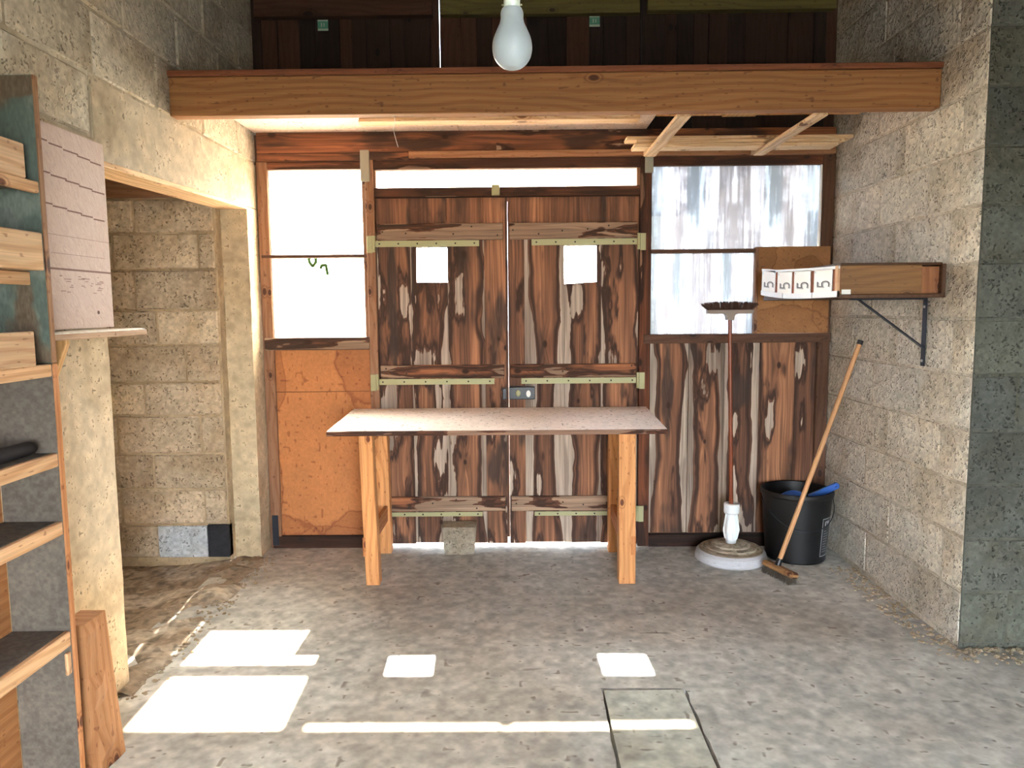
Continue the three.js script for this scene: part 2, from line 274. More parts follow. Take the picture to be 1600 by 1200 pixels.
single('cover_slab', roughBox([PIT[0], PIT[1], -0.06, 0.004, PIT[2] + 0.014, PIT[3] - 0.02], 0.08, 0.004, 3, 'z', 5, [0.4, 2.1]).translate((PIT[0] + PIT[1]) / 2, -0.028, (PIT[2] + 0.014 + PIT[3] - 0.02) / 2), std({ ...tFloor, color: rgb(240, 245, 240), bumpScale: 0.003, roughness: 0.8 }), 'long grey concrete cover slab set into the floor', 'slab');
{ // earth floor of the side room seen through the left opening
  const g = new THREE.PlaneGeometry(2.2, 1.75, 110, 88); g.rotateX(-Math.PI / 2); const P = g.attributes.position, uv = g.attributes.uv;
  for (let i = 0; i < P.count; i++) {
    const x = P.getX(i) - 2.62, z = P.getZ(i) + 1.0, n = fbm(x * 5 + 50, z * 5 + 50, 4096, 4096, 5, 401) - 0.5, near = sm(-2.1, -1.72, x) * sm(-1.52, -1.62, x);
    P.setXYZ(i, x, -0.012 - 0.02 * sm(-1.7, -2.2, x) + n * (0.03 + 0.07 * near) + 0.016 * near, z); uv.setXY(i, x, z);
  }
  g.computeVertexNormals(); tag(mesh(numbered('ground_dirt'), g, dirtMat, scene), 'rough dirt and rubble floor of the side room', 'ground', null, 'structure');
}
tag(mesh(numbered('ground_outside'), roughBox([-30, 30, -0.3, -0.02, -45, -0.12], 3, 0.0, 5, 'z'), std({ ...tFloor, color: rgb(250, 246, 236), roughness: 0.95 }), scene, [0, -0.16, -22.56]), 'sunlit pale ground outside the doors', 'ground', null, 'structure');
tag(mesh(numbered('ground_behind'), roughBox([-30, 30, -0.3, -0.02, ZREAR + 0.2, ZREAR + 40], 3, 0.0, 5, 'z'), std({ ...tFloor, color: rgb(250, 246, 236), roughness: 0.95 }), scene, [0, -0.16, ZREAR + 20.1]), 'pale ground behind the shed', 'ground', null, 'structure');
{
  const r = struct('ceiling', 'dark roof boarding high over the shed', 'ceiling');
  part('roof_deck', [-3.9, XFAR + 0.3, ROOF, ROOF + 0.15, -0.4, ZREAR + 0.3], M.gable2, r, { g: 'x' });
}

// ---------------------------------------------------------------- block walls
const geoCache = {};
function blockGeo(w, h, d, v) { const k = [w.toFixed(3), h.toFixed(3), d, v].join(); return (geoCache[k] ??= cbox(w, h, d, 0.007, 'y', [v * 0.31 + 0.1, v * 0.47])); }
const tones = (list, bump) => list.map((c) => blockMat(rgb(...c), bump));
// blocks laid in courses; frame maps (along, up) to the world, turn is the rotation of their front
function courses(parent, list, place, turn, mats, joint = 0.012, depth = 0.07) {   // list: [a0, a1, y0, y1, tone?]
  let i = 0;
  for (const [a0, a1, y0, y1, tone] of list) {
    const w = a1 - a0 - joint, h = y1 - y0 - joint; if (w < 0.03) continue;
    const m = mesh('block', blockGeo(w, h, depth, (i * 5) % 7), mats[tone ?? Math.floor(rnd() * mats.length)], parent);
    const out = rr(-0.003, 0.004); m.position.set(...place((a0 + a1) / 2, (y0 + y1) / 2, depth / 2 - out)); m.rotation.y = turn + rr(-0.004, 0.004); i++;
  }
}
function bond(a0, a1, ys, len, starts) {                           // running bond
  const out = [];
  for (let k = 0; k + 1 < ys.length; k++) { let a = a0, n = a0 + starts[k % starts.length]; while (a < a1 - 0.02) { const e = Math.min(n, a1); out.push([a, e, ys[k], ys[k + 1]]); a = e; n = a + len; } }
  return out;
}
const range = (a, step, n) => Array.from({ length: n + 1 }, (_, i) => a + step * i);

{ // right wall
  const w = struct('wall_right', 'pale rough concrete block wall on the right beside the doors', 'wall');
  part('mortar', [XR + 0.004, XR + 0.07, -0.1, ROOF, -0.12, ZR - 0.012], blockMat(rgb(232, 226, 214)), w);
  const mats = tones([[255, 252, 244], [248, 244, 236], [252, 246, 234], [240, 237, 230]], 0.03);
  courses(w, bond(-0.1, ZR - 0.004, range(0.02, 0.2425, 15), 0.5, [0.67, 0.42, 0.62, 0.36]).map(([a, b, y, z]) => [a, b, y, z]), (a, y, d) => [XR + d, y, a], -Math.PI / 2, mats, 0.006);
}
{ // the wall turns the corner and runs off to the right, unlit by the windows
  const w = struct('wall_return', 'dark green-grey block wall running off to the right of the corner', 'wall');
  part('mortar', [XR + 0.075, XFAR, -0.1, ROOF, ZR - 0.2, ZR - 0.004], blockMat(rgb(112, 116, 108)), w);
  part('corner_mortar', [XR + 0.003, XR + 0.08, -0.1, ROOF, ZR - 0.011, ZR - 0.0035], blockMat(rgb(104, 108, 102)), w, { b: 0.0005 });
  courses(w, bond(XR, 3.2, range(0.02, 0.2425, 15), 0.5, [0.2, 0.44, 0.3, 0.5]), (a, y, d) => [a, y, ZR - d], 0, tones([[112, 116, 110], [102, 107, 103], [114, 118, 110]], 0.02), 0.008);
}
{ // left wall with the opening to the side room
  const w = struct('wall_left', 'rough plastered left wall with an opening to a side room', 'wall');
  const pier = plasterMat(rgb(252, 240, 222), 0.014), upper = plasterMat(rgb(240, 234, 222), 0.012);
  const rough = (name, b, mat, cell, amp, s, o) => mesh(name, roughBox(b, cell, amp, s, 'y', 9, o), mat, w, [(b[0] + b[1]) / 2, (b[2] + b[3]) / 2, (b[4] + b[5]) / 2]);
  rough('pier', [XL - 0.16, XL, -0.1, 2.2, 1.785, ZREAR], pier, 0.05, 0.006, 21, [0.3, 0.2]);
  rough('far_jamb', [XL - 0.16, XL, -0.1, 2.16, -0.12, 0.17], plasterMat(rgb(248, 234, 208), 0.007), 0.04, 0.008, 23, [0.9, 0.6]);
  // lintel: cast concrete, its underside carried by a board that drops a little towards the camera
  const lin = new THREE.Shape([[-0.12, 2.165], [0.17, 2.165], [1.79, 2.125], [1.79, 2.435], [-0.12, 2.435]].map((p) => new THREE.Vector2(-p[0], p[1])));
  const lg = new THREE.ExtrudeGeometry(lin, { depth: 0.16, bevelEnabled: false }); lg.rotateY(Math.PI / 2); lg.translate(XL - 0.16, 0, 0); mesh('lintel', boxUV(lg, 'y', [0.2, 0.9]), upper, w);
  const sof = mesh('lintel_board', cbox(0.17, 0.022, 1.63, 0.003, 'z', [0.1, 0.3]), M.soffit, w, [XL - 0.082, 2.136, 0.98]); sof.rotation.x = 0.0245;
  part('mortar', [XL - 0.16, XL - 0.008, 2.2, ROOF, 1.79, ZREAR], upper, w); part('mortar', [XL - 0.16, XL - 0.008, 2.435, ROOF, -0.12, 1.79], upper, w);
  const ys = [2.445, 2.695, 2.95, 3.2, 3.45, 3.7], list = bond(-0.1, 2.6, ys, 0.5, [0.36, 0.62, 0.3, 0.55]);
  list.push([1.81, 2.3, 2.205, 2.44], [2.3, 2.8, 2.205, 2.44]);
  courses(w, list, (a, y, d) => [XL - d, y, a], Math.PI / 2, tones([[236, 228, 212], [226, 216, 198], [242, 234, 218]], 0.016));
}
{ // side room behind the opening
  const w = struct('wall_side_room', 'sandy concrete block wall seen through the opening on the left', 'wall');
  part('mortar', [-3.7, XL - 0.165, -0.2, 2.6, 0.05, 0.243], plasterMat(rgb(222, 204, 176)), w);
  const Y = [0.02, 0.233, 0.454, 0.673, 0.909, 1.112, 1.336, 1.546, 1.785, 2.0, 2.2], J = [[-2.22, -1.915], [-2.44, -1.93], [-2.23], [-2.44, -1.93], [-2.26], [-2.0], [-2.16], [-2.28], [-2.40, -1.89], [-2.27]];
  const list = []; J.forEach((js, k) => { let a = XL - 0.17; const all = [...js].reverse(); let e = all.shift(); while (a > -3.6) { const n = e ?? a - 0.5; list.push([n, a, Y[k], Y[k + 1], (k === 0 && a < -1.80 && a > -1.93) ? undefined : undefined]); a = n; e = all.shift(); } });
  const mats = tones([[244, 224, 196], [232, 212, 186], [222, 203, 178]], 0.02);
  courses(w, list, (a, y, d) => [a, y, 0.255 - d], 0, mats);
  part('painted_block', [-1.915, XL - 0.165, 0.03, 0.232, 0.2, 0.264], std({ ...tBlock, color: rgb(40, 42, 52), bumpScale: 0.01, roughness: 0.85 }), w).userData.label = 'block daubed with black paint';
  part('whitewashed_block', [-2.22, -1.92, 0.03, 0.225, 0.2, 0.263], std({ ...tBlock, color: rgb(226, 236, 250), bumpScale: 0.01, roughness: 0.9 }), w).userData.label = 'block smeared with bluish white paint';
  part('wall_plate', [-3.6, XL - 0.17, 2.205, 2.31, 0.2, 0.29], M.frame, w, { g: 'x' });
  part('side_wall', [-3.8, -3.6, -0.2, 2.7, 0.05, 2.1], plasterMat(rgb(222, 204, 176)), w); part('front_wall', [-3.7, XL - 0.165, -0.2, 2.7, 1.9, 2.1], plasterMat(rgb(222, 204, 176)), w);
  part('side_ceiling', [-3.8, XL - 0.165, 2.5, 2.7, 0.05, 2.1], plasterMat(rgb(200, 186, 160)), w);
}
{ // the rest of the shed behind the camera: side wall, and a rear wall whose unseen gateway is added for fill light
  const w = struct('wall_far_right', 'block side wall of the wider part of the shed', 'wall'); part('wall_core', [XFAR, XFAR + 0.2, -0.1, ROOF, ZR - 0.2, ZREAR + 0.2], plasterMat(rgb(214, 206, 190)), w);
  const r = struct('wall_rear', 'block rear wall behind the camera with an unseen gateway added for fill light', 'wall'), m = plasterMat(rgb(214, 206, 190));
  part('wall_core', [XL - 0.2, FILL_GATE[0], -0.1, ROOF, ZREAR, ZREAR + 0.2], m, r); part('wall_core', [FILL_GATE[1], XFAR, -0.1, ROOF, ZREAR, ZREAR + 0.2], m, r); part('wall_core', [FILL_GATE[0], FILL_GATE[1], FILL_GATE[2], ROOF, ZREAR, ZREAR + 0.2], m, r);
}
{ // the neighbour's wall outside the right-hand window, with an unseen roof added overhead to block sun and sky
  const w = struct('wall_neighbour', 'pale block wall of the neighbouring building outside the right window', 'wall');
  part('mortar', [2.16, 2.4, -0.1, 3.4, -9, -0.2], plasterMat(rgb(240, 232, 220)), w);
  courses(w, bond(-6, -0.3, range(0.1, 0.25, 13), 0.5, [0.5, 0.25]), (a, y, d) => [2.15 + d, y, a], -Math.PI / 2, tones([[255, 246, 232], [246, 236, 222], [250, 248, 240]], 0.012));
  part('added_eave', [0.545, 2.6, 2.75, 2.87, -5.5, -0.14], M.gable2, w, { g: 'x' });
}

// ---------------------------------------------------------------- timber wall with windows around the doors
const wc = (c, v = 0) => [c * 0.25 + 0.125, v];                   // column c of the weathered boards
{
  const w = struct('wall_back', 'timber framed wall around the double doors and windows', 'wall');
  part('header_beam', [-1.6, 1.955, 2.50, 2.625, -0.1, 0.015], weather(245, 222, 206), w, { g: 'x', o: wc(3, 0.3) });
  part('header_rail', [-0.66, 1.95, 2.462, 2.50, -0.08, 0.040], pine(190, 150, 122), w, { g: 'x' });
  part('header_rail', [-1.6, -0.66, 2.452, 2.50, -0.08, 0.012], weather(245, 222, 206), w, { g: 'x', o: wc(3, 0.3) });
  part('post', [-0.938, -0.884, 0.0, 2.462, -0.09, 0.012], M.frame, w);
  part('post', [0.764, 0.834, 0.0, 2.462, -0.09, 0.012], weather(190, 160, 142), w, { o: wc(14, 0.4) });
  part('steel_plate', [-0.962, -0.905, 2.325, 2.515, 0.012, 0.024], M.steel, w); part('steel_plate', [0.785, 0.836, 2.355, 2.47, 0.040, 0.050], M.steel, w);
  part('corner_stud', [-1.612, -1.545, 0.0, 2.452, -0.09, 0.006], M.frame, w);
  part('corner_stud', [1.888, 1.962, 0.0, 2.462, -0.09, 0.004], M.frameDark, w);
  part('window_head', [-1.545, -0.938, 2.405, 2.452, -0.08, 0.0], weather(215, 190, 175), w, { g: 'x', o: wc(14, 1) });
  part('window_head', [0.834, 1.888, 2.405, 2.462, -0.08, 0.0], weather(190, 165, 150), w, { g: 'x', o: wc(14, 3) });
  part('window_sill', [-1.598, -0.935, 1.288, 1.366, -0.06, 0.022], M.rail, w, { g: 'x', o: wc(13) });
  part('window_sill', [0.79, 1.955, 1.312, 1.368, -0.06, 0.035], M.frameDark, w, { g: 'x' });
  part('bottom_plate', [-1.6, -0.94, -0.02, 0.078, -0.09, 0.008], weather(120, 105, 95), w, { g: 'x', o: wc(15) });
  part('bottom_plate', [0.834, 1.962, -0.02, 0.078, -0.09, 0.02], weather(90, 78, 72), w, { g: 'x', o: wc(15) });
  part('hardboard_sheet', [-1.585, -0.94, 0.079, 1.018, -0.03, -0.018], hardMat, w, { b: 0.001, o: [0.33, 0.47] });
  part('hardboard_sheet', [-1.585, -0.94, 1.021, 1.288, -0.03, -0.016], hardMat, w, { b: 0.001, o: [0.33, 1.08] });
  part('leak_backing', [-1.60, -0.93, 0.0, 1.33, -0.058, -0.031], M.frameDark, w); part('leak_stop', [-0.905, -0.862, 0.0, 2.25, -0.075, -0.043], M.frameDark, w); part('leak_stop', [0.744, 0.79, 0.0, 2.25, -0.075, -0.043], M.frameDark, w); part('leak_stop', [-0.862, 0.744, 2.205, 2.26, -0.0745, -0.0435], M.frameDark, w, { g: 'x' });  // unseen backing and stops added to block sun through the gaps
  part('angle_bracket', [-1.600, -1.560, 0.02, 0.22, 0.007, 0.016], M.iron, w);
  const X = [0.836, 1.083, 1.308, 1.533, 1.757, 1.888];
  for (let i = 0; i < 5; i++) part('plank', [X[i] + 0.001, X[i + 1] - 0.001, 0.079, 1.312, -0.045, -0.018 + (i % 2) * 0.003], M.weather, w, { o: wc(8 + i, 0.7), b: 0.003 });
  part('leak_backing', [0.834, 1.962, 0.0, 1.33, -0.058, -0.046], M.frameDark, w); part('leak_fillet', [1.955, 1.985, 0.0, 2.62, -0.12, -0.02], M.frameDark, w);  // unseen backing and fillet added against sun leaks
  part('leak_fillet', [-1.628, -1.60, 0.0, 1.30, -0.12, -0.02], M.frameDark, w); part('leak_fillet', [-1.628, -1.60, 1.80, 2.62, -0.12, -0.02], M.frameDark, w);  // added fillets, spaced to leave one sun streak
  part('stud', [1.482, 1.502, 1.368, 1.905, -0.06, 0.014], M.frame, w);
  part('plywood_panel', [1.502, 1.945, 1.369, 1.906, 0.000, 0.012], plyMat, w, { b: 0.001, o: [0.23, 0.28] });
}
const streak = (() => {                                            // ribbed dirty plastic: long vertical runs of lime and dirt
  const w = 512, h = 256, c = new Uint8Array(w * h * 4), r = new Uint8Array(w * h * 4);
  for (let y = 0, o = 0; y < h; y++) for (let x = 0; x < w; x++, o += 4) {
    const u = x / w, v = y / h, a = vn(u * 26, v * 1.2, 26, 4096, 501), b = vn(u * 90, v * 3, 90, 4096, 503), d = fbm(u * 14, v * 10, 14, 4096, 4, 507), s = clamp(0.5 + (a - 0.5) * 0.9 + (b - 0.5) * 0.6 + (d - 0.5) * 0.5);
    const k = mix3([134, 133, 136], [174, 176, 182], sm(0.2, 0.8, s)), blue = sm(0.55, 0.8, vn(u * 11 + 3, 0.5, 4096, 4096, 511)); c[o] = k[0] - 14 * blue; c[o + 1] = k[1] - 4 * blue; c[o + 2] = k[2]; c[o + 3] = 255;
    const g = 150 + 80 * sm(0.2, 0.8, s); r[o] = r[o + 1] = r[o + 2] = g; r[o + 3] = 255;
  }
  return { map: tex(c, w, h, true), roughnessMap: tex(r, w, h, false) };
})();
function paneAt(name, [x0, x1, y0, y1, z], mat, parent) { const g = new THREE.BoxGeometry(x1 - x0, y1 - y0, 0.003); return mesh(name, g, mat, parent, [(x0 + x1) / 2, (y0 + y1) / 2, z]); }
const clearPane = pane(0.36, 0xfff6e8), dirtyPane = phy({ ...streak, color: 0xffffff, transmission: 1, thickness: 0, roughness: 1, ior: 1.4 });
{
  const w = struct('window_1', 'two-pane window left of the doors, white with daylight', 'window');
  part('stile', [-1.547, -1.538, 1.37, 2.405, -0.05, -0.01], M.white, w); part('stile', [-0.962, -0.938, 1.366, 2.405, -0.05, -0.004], M.frame, w);
  part('glazing_bar', [-1.60, -0.935, 1.864, 1.884, -0.095, 0.008], M.frameDark, w, { g: 'x' });
  paneAt('pane', [-1.54, -0.96, 1.882, 2.405, -0.03], clearPane, w); paneAt('pane', [-1.54, -0.96, 1.366, 1.866, -0.03], clearPane, w);
}
{
  const w = struct('window_2', 'narrow transom window over the double doors', 'window');
  part('frame_rail', [-0.884, 0.764, 2.398, 2.462, -0.07, 0.002], weather(200, 180, 168), w, { g: 'x', o: wc(14, 2) }); part('frame_rail', [-0.884, 0.764, 2.232, 2.288, -0.07, 0.004], weather(190, 172, 160), w, { g: 'x', o: wc(15, 2) });
  part('frame_stile', [-0.884, -0.872, 2.288, 2.398, -0.06, 0.0], M.frame, w); part('frame_stile', [0.742, 0.764, 2.288, 2.398, -0.06, 0.0], M.frame, w);
  paneAt('pane', [-0.873, 0.743, 2.288, 2.398, -0.04], clearPane, w);
  part('turn_latch', [-0.155, -0.105, 2.235, 2.30, 0.004, 0.016], M.galv, w);
}
{
  const w = struct('window_3', 'streaky plastic-glazed window right of the doors', 'window');
  part('stile', [1.876, 1.888, 1.905, 2.405, -0.05, -0.004], M.white, w);
  part('glazing_bar', [0.834, 1.484, 1.872, 1.896, -0.045, 0.006], M.frameDark, w, { g: 'x' });
  paneAt('pane', [0.834, 1.878, 1.89, 2.405, -0.03], dirtyPane, w); paneAt('pane', [0.834, 1.484, 1.366, 1.876, -0.03], dirtyPane, w);
}

// ---------------------------------------------------------------- double doors
const screwGeo = new THREE.CylinderGeometry(0.0055, 0.0055, 0.004, 8).rotateX(Math.PI / 2);
function strap(door, x0, x1, y0, y1, side) {
  const s = part('strap_hinge', [x0, x1, y0, y1, 0.0065, 0.0115], M.galv, door, { b: 0.001 });
  const n = 6, cx = (x0 + x1) / 2, cy = (y0 + y1) / 2;
  for (let i = 0; i < n; i++) mesh('screw', screwGeo, M.screw, s, [lerp(x0 + 0.03, x1 - 0.03, i / (n - 1)) - cx, 0, 0.003]);
  const kx = side < 0 ? x0 - 0.004 : x1 + 0.004;
  mesh('knuckle', cyl(0.011, 0.011, [0, -0.05, 0], [0, 0.05, 0], 12), M.galv, s, [kx - cx, 0, 0.008]);
  mesh('hinge_plate', cbox(0.035, 0.105, 0.006, 0.002), M.galv, s, [kx + side * 0.026 - cx, -0.003, 0.008]);
}
function leaf(n, label, X, cols, hole, side, straps) {
  const d = struct('door_' + n, label, 'door'), Y0 = 0.016, Y1 = 2.226;
  for (let i = 0; i + 1 < X.length; i++) {
    const a = X[i] + 0.0016, b = X[i + 1] - 0.0016, o = col(cols[i], (a + b) / 2), z = -0.019 + ((i * 7) % 3) * 0.0015, yb = Y0 + ((i * 5) % 3) * 0.004; let pts = [[a, yb], [b, yb], [b, Y1], [a, Y1]];
    if (hole && hole.plank === i) { const [h0, h1, k0, k1] = hole.box; pts = side < 0 ? [[a, yb], [b, yb], [b, k0], [h0, k0 + 0.002], [h0 + 0.002, k1], [b, k1], [b, Y1], [a, Y1]] : [[a, yb], [b, yb], [b, Y1], [0.4485, Y1], [0.4465, 2.06], [0.4463, Y1], [a, Y1], [a, k1], [h1, k1 - 0.001], [h1, k0], [a, k0 - 0.012]]; }
    const ta = i === 0 ? a : X[i], tb = i + 2 === X.length ? b : X[i + 1];                // the tongues close the joints at the back
    mesh('plank', mergeGeometries([plankGeo(pts, -0.031, z, 'y', o), plankGeo(pts.map(([x, y]) => [x === a ? ta : x === b ? tb : x, y]), -0.042, -0.031, 'y', o)]), M.weather, d);
  }
  const L0 = X[0] + (side < 0 ? 0.008 : 0.012), L1 = X[X.length - 1] - (side < 0 ? 0.014 : 0.012);
  [[1.966, 2.068], [1.100, 1.186], [0.236, 0.332]].forEach(([y0, y1], i) => { const q = part('ledge', [L0, L1, y0, y1, -0.019, 0.0065], M.rail, d, { g: 'x', o: wc(13, i * 1.1 + n * 0.5), b: 0.004 });
    for (let k = 0; k < 6; k++) mesh('nail', screwGeo, M.screw, q, [lerp(-0.36, 0.36, k / 5) + rr(-0.02, 0.02), rr(-0.03, 0.03), 0.012]); });
  for (const [x0, x1, y0, y1] of straps) strap(d, x0, x1, y0, y1, side);
  return d;
}
const d1 = leaf(1, 'left leaf of the plank double doors, bare patches low down', [-0.881, -0.673, -0.44, -0.208, -0.073], [0, 1, 2, 3], { plank: 1, box: [-0.635, -0.44, 1.705, 1.922] }, -1, [[-0.888, -0.236, 1.926, 1.964], [-0.888, -0.15, 1.062, 1.099], [-0.888, -0.236, 0.206, 0.234]]);
const d2 = leaf(2, 'right leaf of the plank double doors with a black lock', [-0.061, 0.044, 0.295, 0.527, 0.761], [4, 5, 6, 7], { plank: 2, box: [0.295, 0.499, 1.701, 1.926] }, 1, [[0.09, 0.752, 1.928, 1.966], [0.02, 0.752, 1.062, 1.099], [0.10, 0.752, 0.206, 0.234]]);
{
  const l = part('rim_lock', [-0.058, 0.106, 0.965, 1.045, -0.018, 0.035], M.black, d2, { b: 0.004 });
  mesh('lock_knob', new THREE.SphereGeometry(0.016, 16, 12).scale(1, 1.3, 0.6), M.galv, l, [-0.025, 0.0, 0.028]); mesh('lock_cylinder', new THREE.CylinderGeometry(0.014, 0.014, 0.014, 16).rotateX(Math.PI / 2).scale(1, 1.5, 1), M.white, l, [0.04, -0.003, 0.030]);
  part('cover_strip', [-0.10, -0.0601, 0.05, 2.22, -0.062, -0.043], M.frameDark, d1); part('lock_keeper', [-0.10, -0.074, 0.965, 1.035, -0.018, 0.028], M.black, d1);  // strip added behind the leaf gap to cut the sun coming through
  const sh = new THREE.Shape([[0, 0], [0.115, 0.022], [0.115, 0.03], [0, 0.03]].map((p) => new THREE.Vector2(...p))); mesh('glass_shard', new THREE.ExtrudeGeometry(sh, { depth: 0.003, bevelEnabled: false }), pane(0.3, 0xdfe4e0), d2, [0.297, 1.898, -0.034]);
}

// ---------------------------------------------------------------- gable boarding above the loft
{
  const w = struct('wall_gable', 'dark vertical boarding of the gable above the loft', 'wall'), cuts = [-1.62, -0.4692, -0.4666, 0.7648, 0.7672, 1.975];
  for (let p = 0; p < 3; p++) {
    const a = cuts[p * 2], b = cuts[p * 2 + 1]; part('leak_backing', [a, b, 2.60, ROOF, -0.10, -0.075], M.gable3, w);  // unseen backing added so no daylight leaks between the planks
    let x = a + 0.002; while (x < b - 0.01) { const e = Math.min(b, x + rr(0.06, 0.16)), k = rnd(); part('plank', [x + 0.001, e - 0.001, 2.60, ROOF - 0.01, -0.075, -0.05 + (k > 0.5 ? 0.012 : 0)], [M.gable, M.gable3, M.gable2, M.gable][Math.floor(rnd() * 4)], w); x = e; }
  }
  part('rail', [-1.58, -0.50, 3.305, 3.42, -0.04, 0.02], M.gable2, w, { g: 'x' }); part('rail', [-0.452, 0.752, 3.305, 3.42, -0.04, 0.02], M.olive, w, { g: 'x' }); part('rail', [0.796, 1.93, 3.315, 3.42, -0.04, 0.02], M.olive, w, { g: 'x' });
}
const tTag = canvasTex(64, 64, (c) => { c.fillStyle = '#4d8a72'; c.fillRect(0, 0, 64, 64); c.fillStyle = '#a9b8a6'; c.fillRect(0, 0, 64, 9); c.fillRect(0, 52, 64, 12); c.fillRect(20, 18, 7, 24); c.fillRect(36, 20, 6, 20); });
for (const [x, y, s] of [[-1.176, 3.27, 'on the left gable boards'], [0.483, 3.275, 'on the middle gable boards']]) single('green_tag', new THREE.BoxGeometry(0.064, 0.064, 0.002), std({ map: tTag, roughness: 0.6 }), 'small green and white tag stapled ' + s, 'tag', [x, y, -0.032], { group: 'green tags on the gable' });

// ---------------------------------------------------------------- loft deck on its beam
{
  const l = struct('loft', 'loft platform over the doors with its varnished front beam', 'loft');
  part('beam', [XL + 0.002, XR - 0.002, 2.447, 2.624, 1.065, 1.135], M.beam, l, { g: 'x', b: 0.004, o: [0.12, 0.4] });
  part('deck_edge', [XL + 0.002, XR - 0.002, 2.625, 2.650, 1.05, 1.15], M.deckEdge, l, { g: 'x' });
  part('deck_sheet', [XL + 0.005, -0.35, 2.626, 2.646, 0.0, 1.05], M.ceilBoard, l, { g: 'x' });
  part('deck_sheet', [-0.348, 0.80, 2.626, 2.646, 0.0, 1.05], M.ceilBoard, l, { g: 'x' });
  part('deck_sheet', [0.802, 1.30, 2.626, 2.646, 0.30, 1.05], M.ceilPly, l, { g: 'z' }); part('deck_sheet', [1.303, XR - 0.01, 2.626, 2.644, 0.30, 1.05], M.ceilPly, l, { g: 'x' });
  part('deck_patch', [1.17, 1.36, 2.612, 2.624, 0.33, 0.75], pine(255, 226, 180), l, { g: 'z' });
  part('joist', [-0.02, 0.02, 2.646, 2.72, 0.0, 1.05], M.gable2, l, { g: 'z' });
}

// ---------------------------------------------------------------- workbench
{
  const b = [-0.13, 0, 0.42], t = thing('workbench', 'wooden workbench with a pale dusty top and square pine legs', 'workbench', b);
  const top = phy({ ...tTop, bumpScale: 0.0008, roughness: 0.85 });
  const topAt = (name, [x0, x1, y0, y1, z0, z1], mat, o) => { const m = part(name, [x0, x1, y0, y1, z0, z1], mat, t, o); const c = 0.0475, dz = m.position.z + b[2] - 0.375; m.rotation.x = c; m.position.y -= dz * c; return m; };
  topAt('tabletop', [-1.045, 0.808, 0.8765, 0.8985, 0.035, 0.712], top, { g: 'x', b: 0.003, o: [0.5, 0.2] });
  topAt('front_edging', [-1.045, 0.808, 0.8715, 0.897, 0.712, 0.722], weather(250, 222, 206), { g: 'x', o: wc(13, 0.4), b: 0.002 });
  const lean = (x0, x1, z0, z1, dx, name = 'leg') => { const h = z0 > 0.3 ? 0.858 : 0.882, w = x1 - x0, g = cbox(w, h, z1 - z0, 0.003, 'y', [x0 * 3.1 + 0.2, z0 * 5]); const P = g.attributes.position; for (let i = 0; i < P.count; i++) P.setX(i, P.getX(i) + dx * P.getY(i) / h); mesh(name, g, M.leg, t, [(x0 + x1) / 2 - b[0], h / 2, (z0 + z1) / 2 - b[2]]); };
  lean(-0.872, -0.796, 0.60, 0.675, -0.022); lean(0.552, 0.645, 0.60, 0.675, -0.004); lean(-0.900, -0.815, 0.060, 0.130, -0.01); lean(0.562, 0.640, 0.060, 0.130, 0);
  for (const [x0, x1] of [[-0.850, -0.815], [0.575, 0.625]]) {
    part('side_apron', [x0, x1, 0.80, 0.855, 0.06, 0.6765], M.leg, t, { g: 'z' });
    part('stretcher', [x0 + 0.0, x1 - 0.012, 0.21, 0.31, 0.06, 0.605], pine(214, 152, 104), t, { g: 'z' });
  }
  part('rail_end', [-0.875, -0.857, 0.165, 0.275, 0.62, 0.6765], pine(220, 160, 110), t); part('rail_end', [0.620, 0.648, 0.165, 0.275, 0.62, 0.6765], pine(220, 160, 110), t);
}
single('stone_block', (() => { const g = roughBox([-0.485, -0.272, 0, 0.175, 0.02, 0.16], 0.03, 0.010, 31, 'y', 14), P = g.attributes.position; for (let i = 0; i < P.count; i++) { const k = 0.84 + 0.16 * (P.getY(i) / 0.0875 * 0.5 + 0.5); P.setX(i, P.getX(i) * k); } g.computeVertexNormals(); return g; })(), blockMat(rgb(196, 186, 172), 0.008), 'rough grey stone block holding the doors shut under the workbench', 'block', [-0.3785, 0.089, 0.09]);

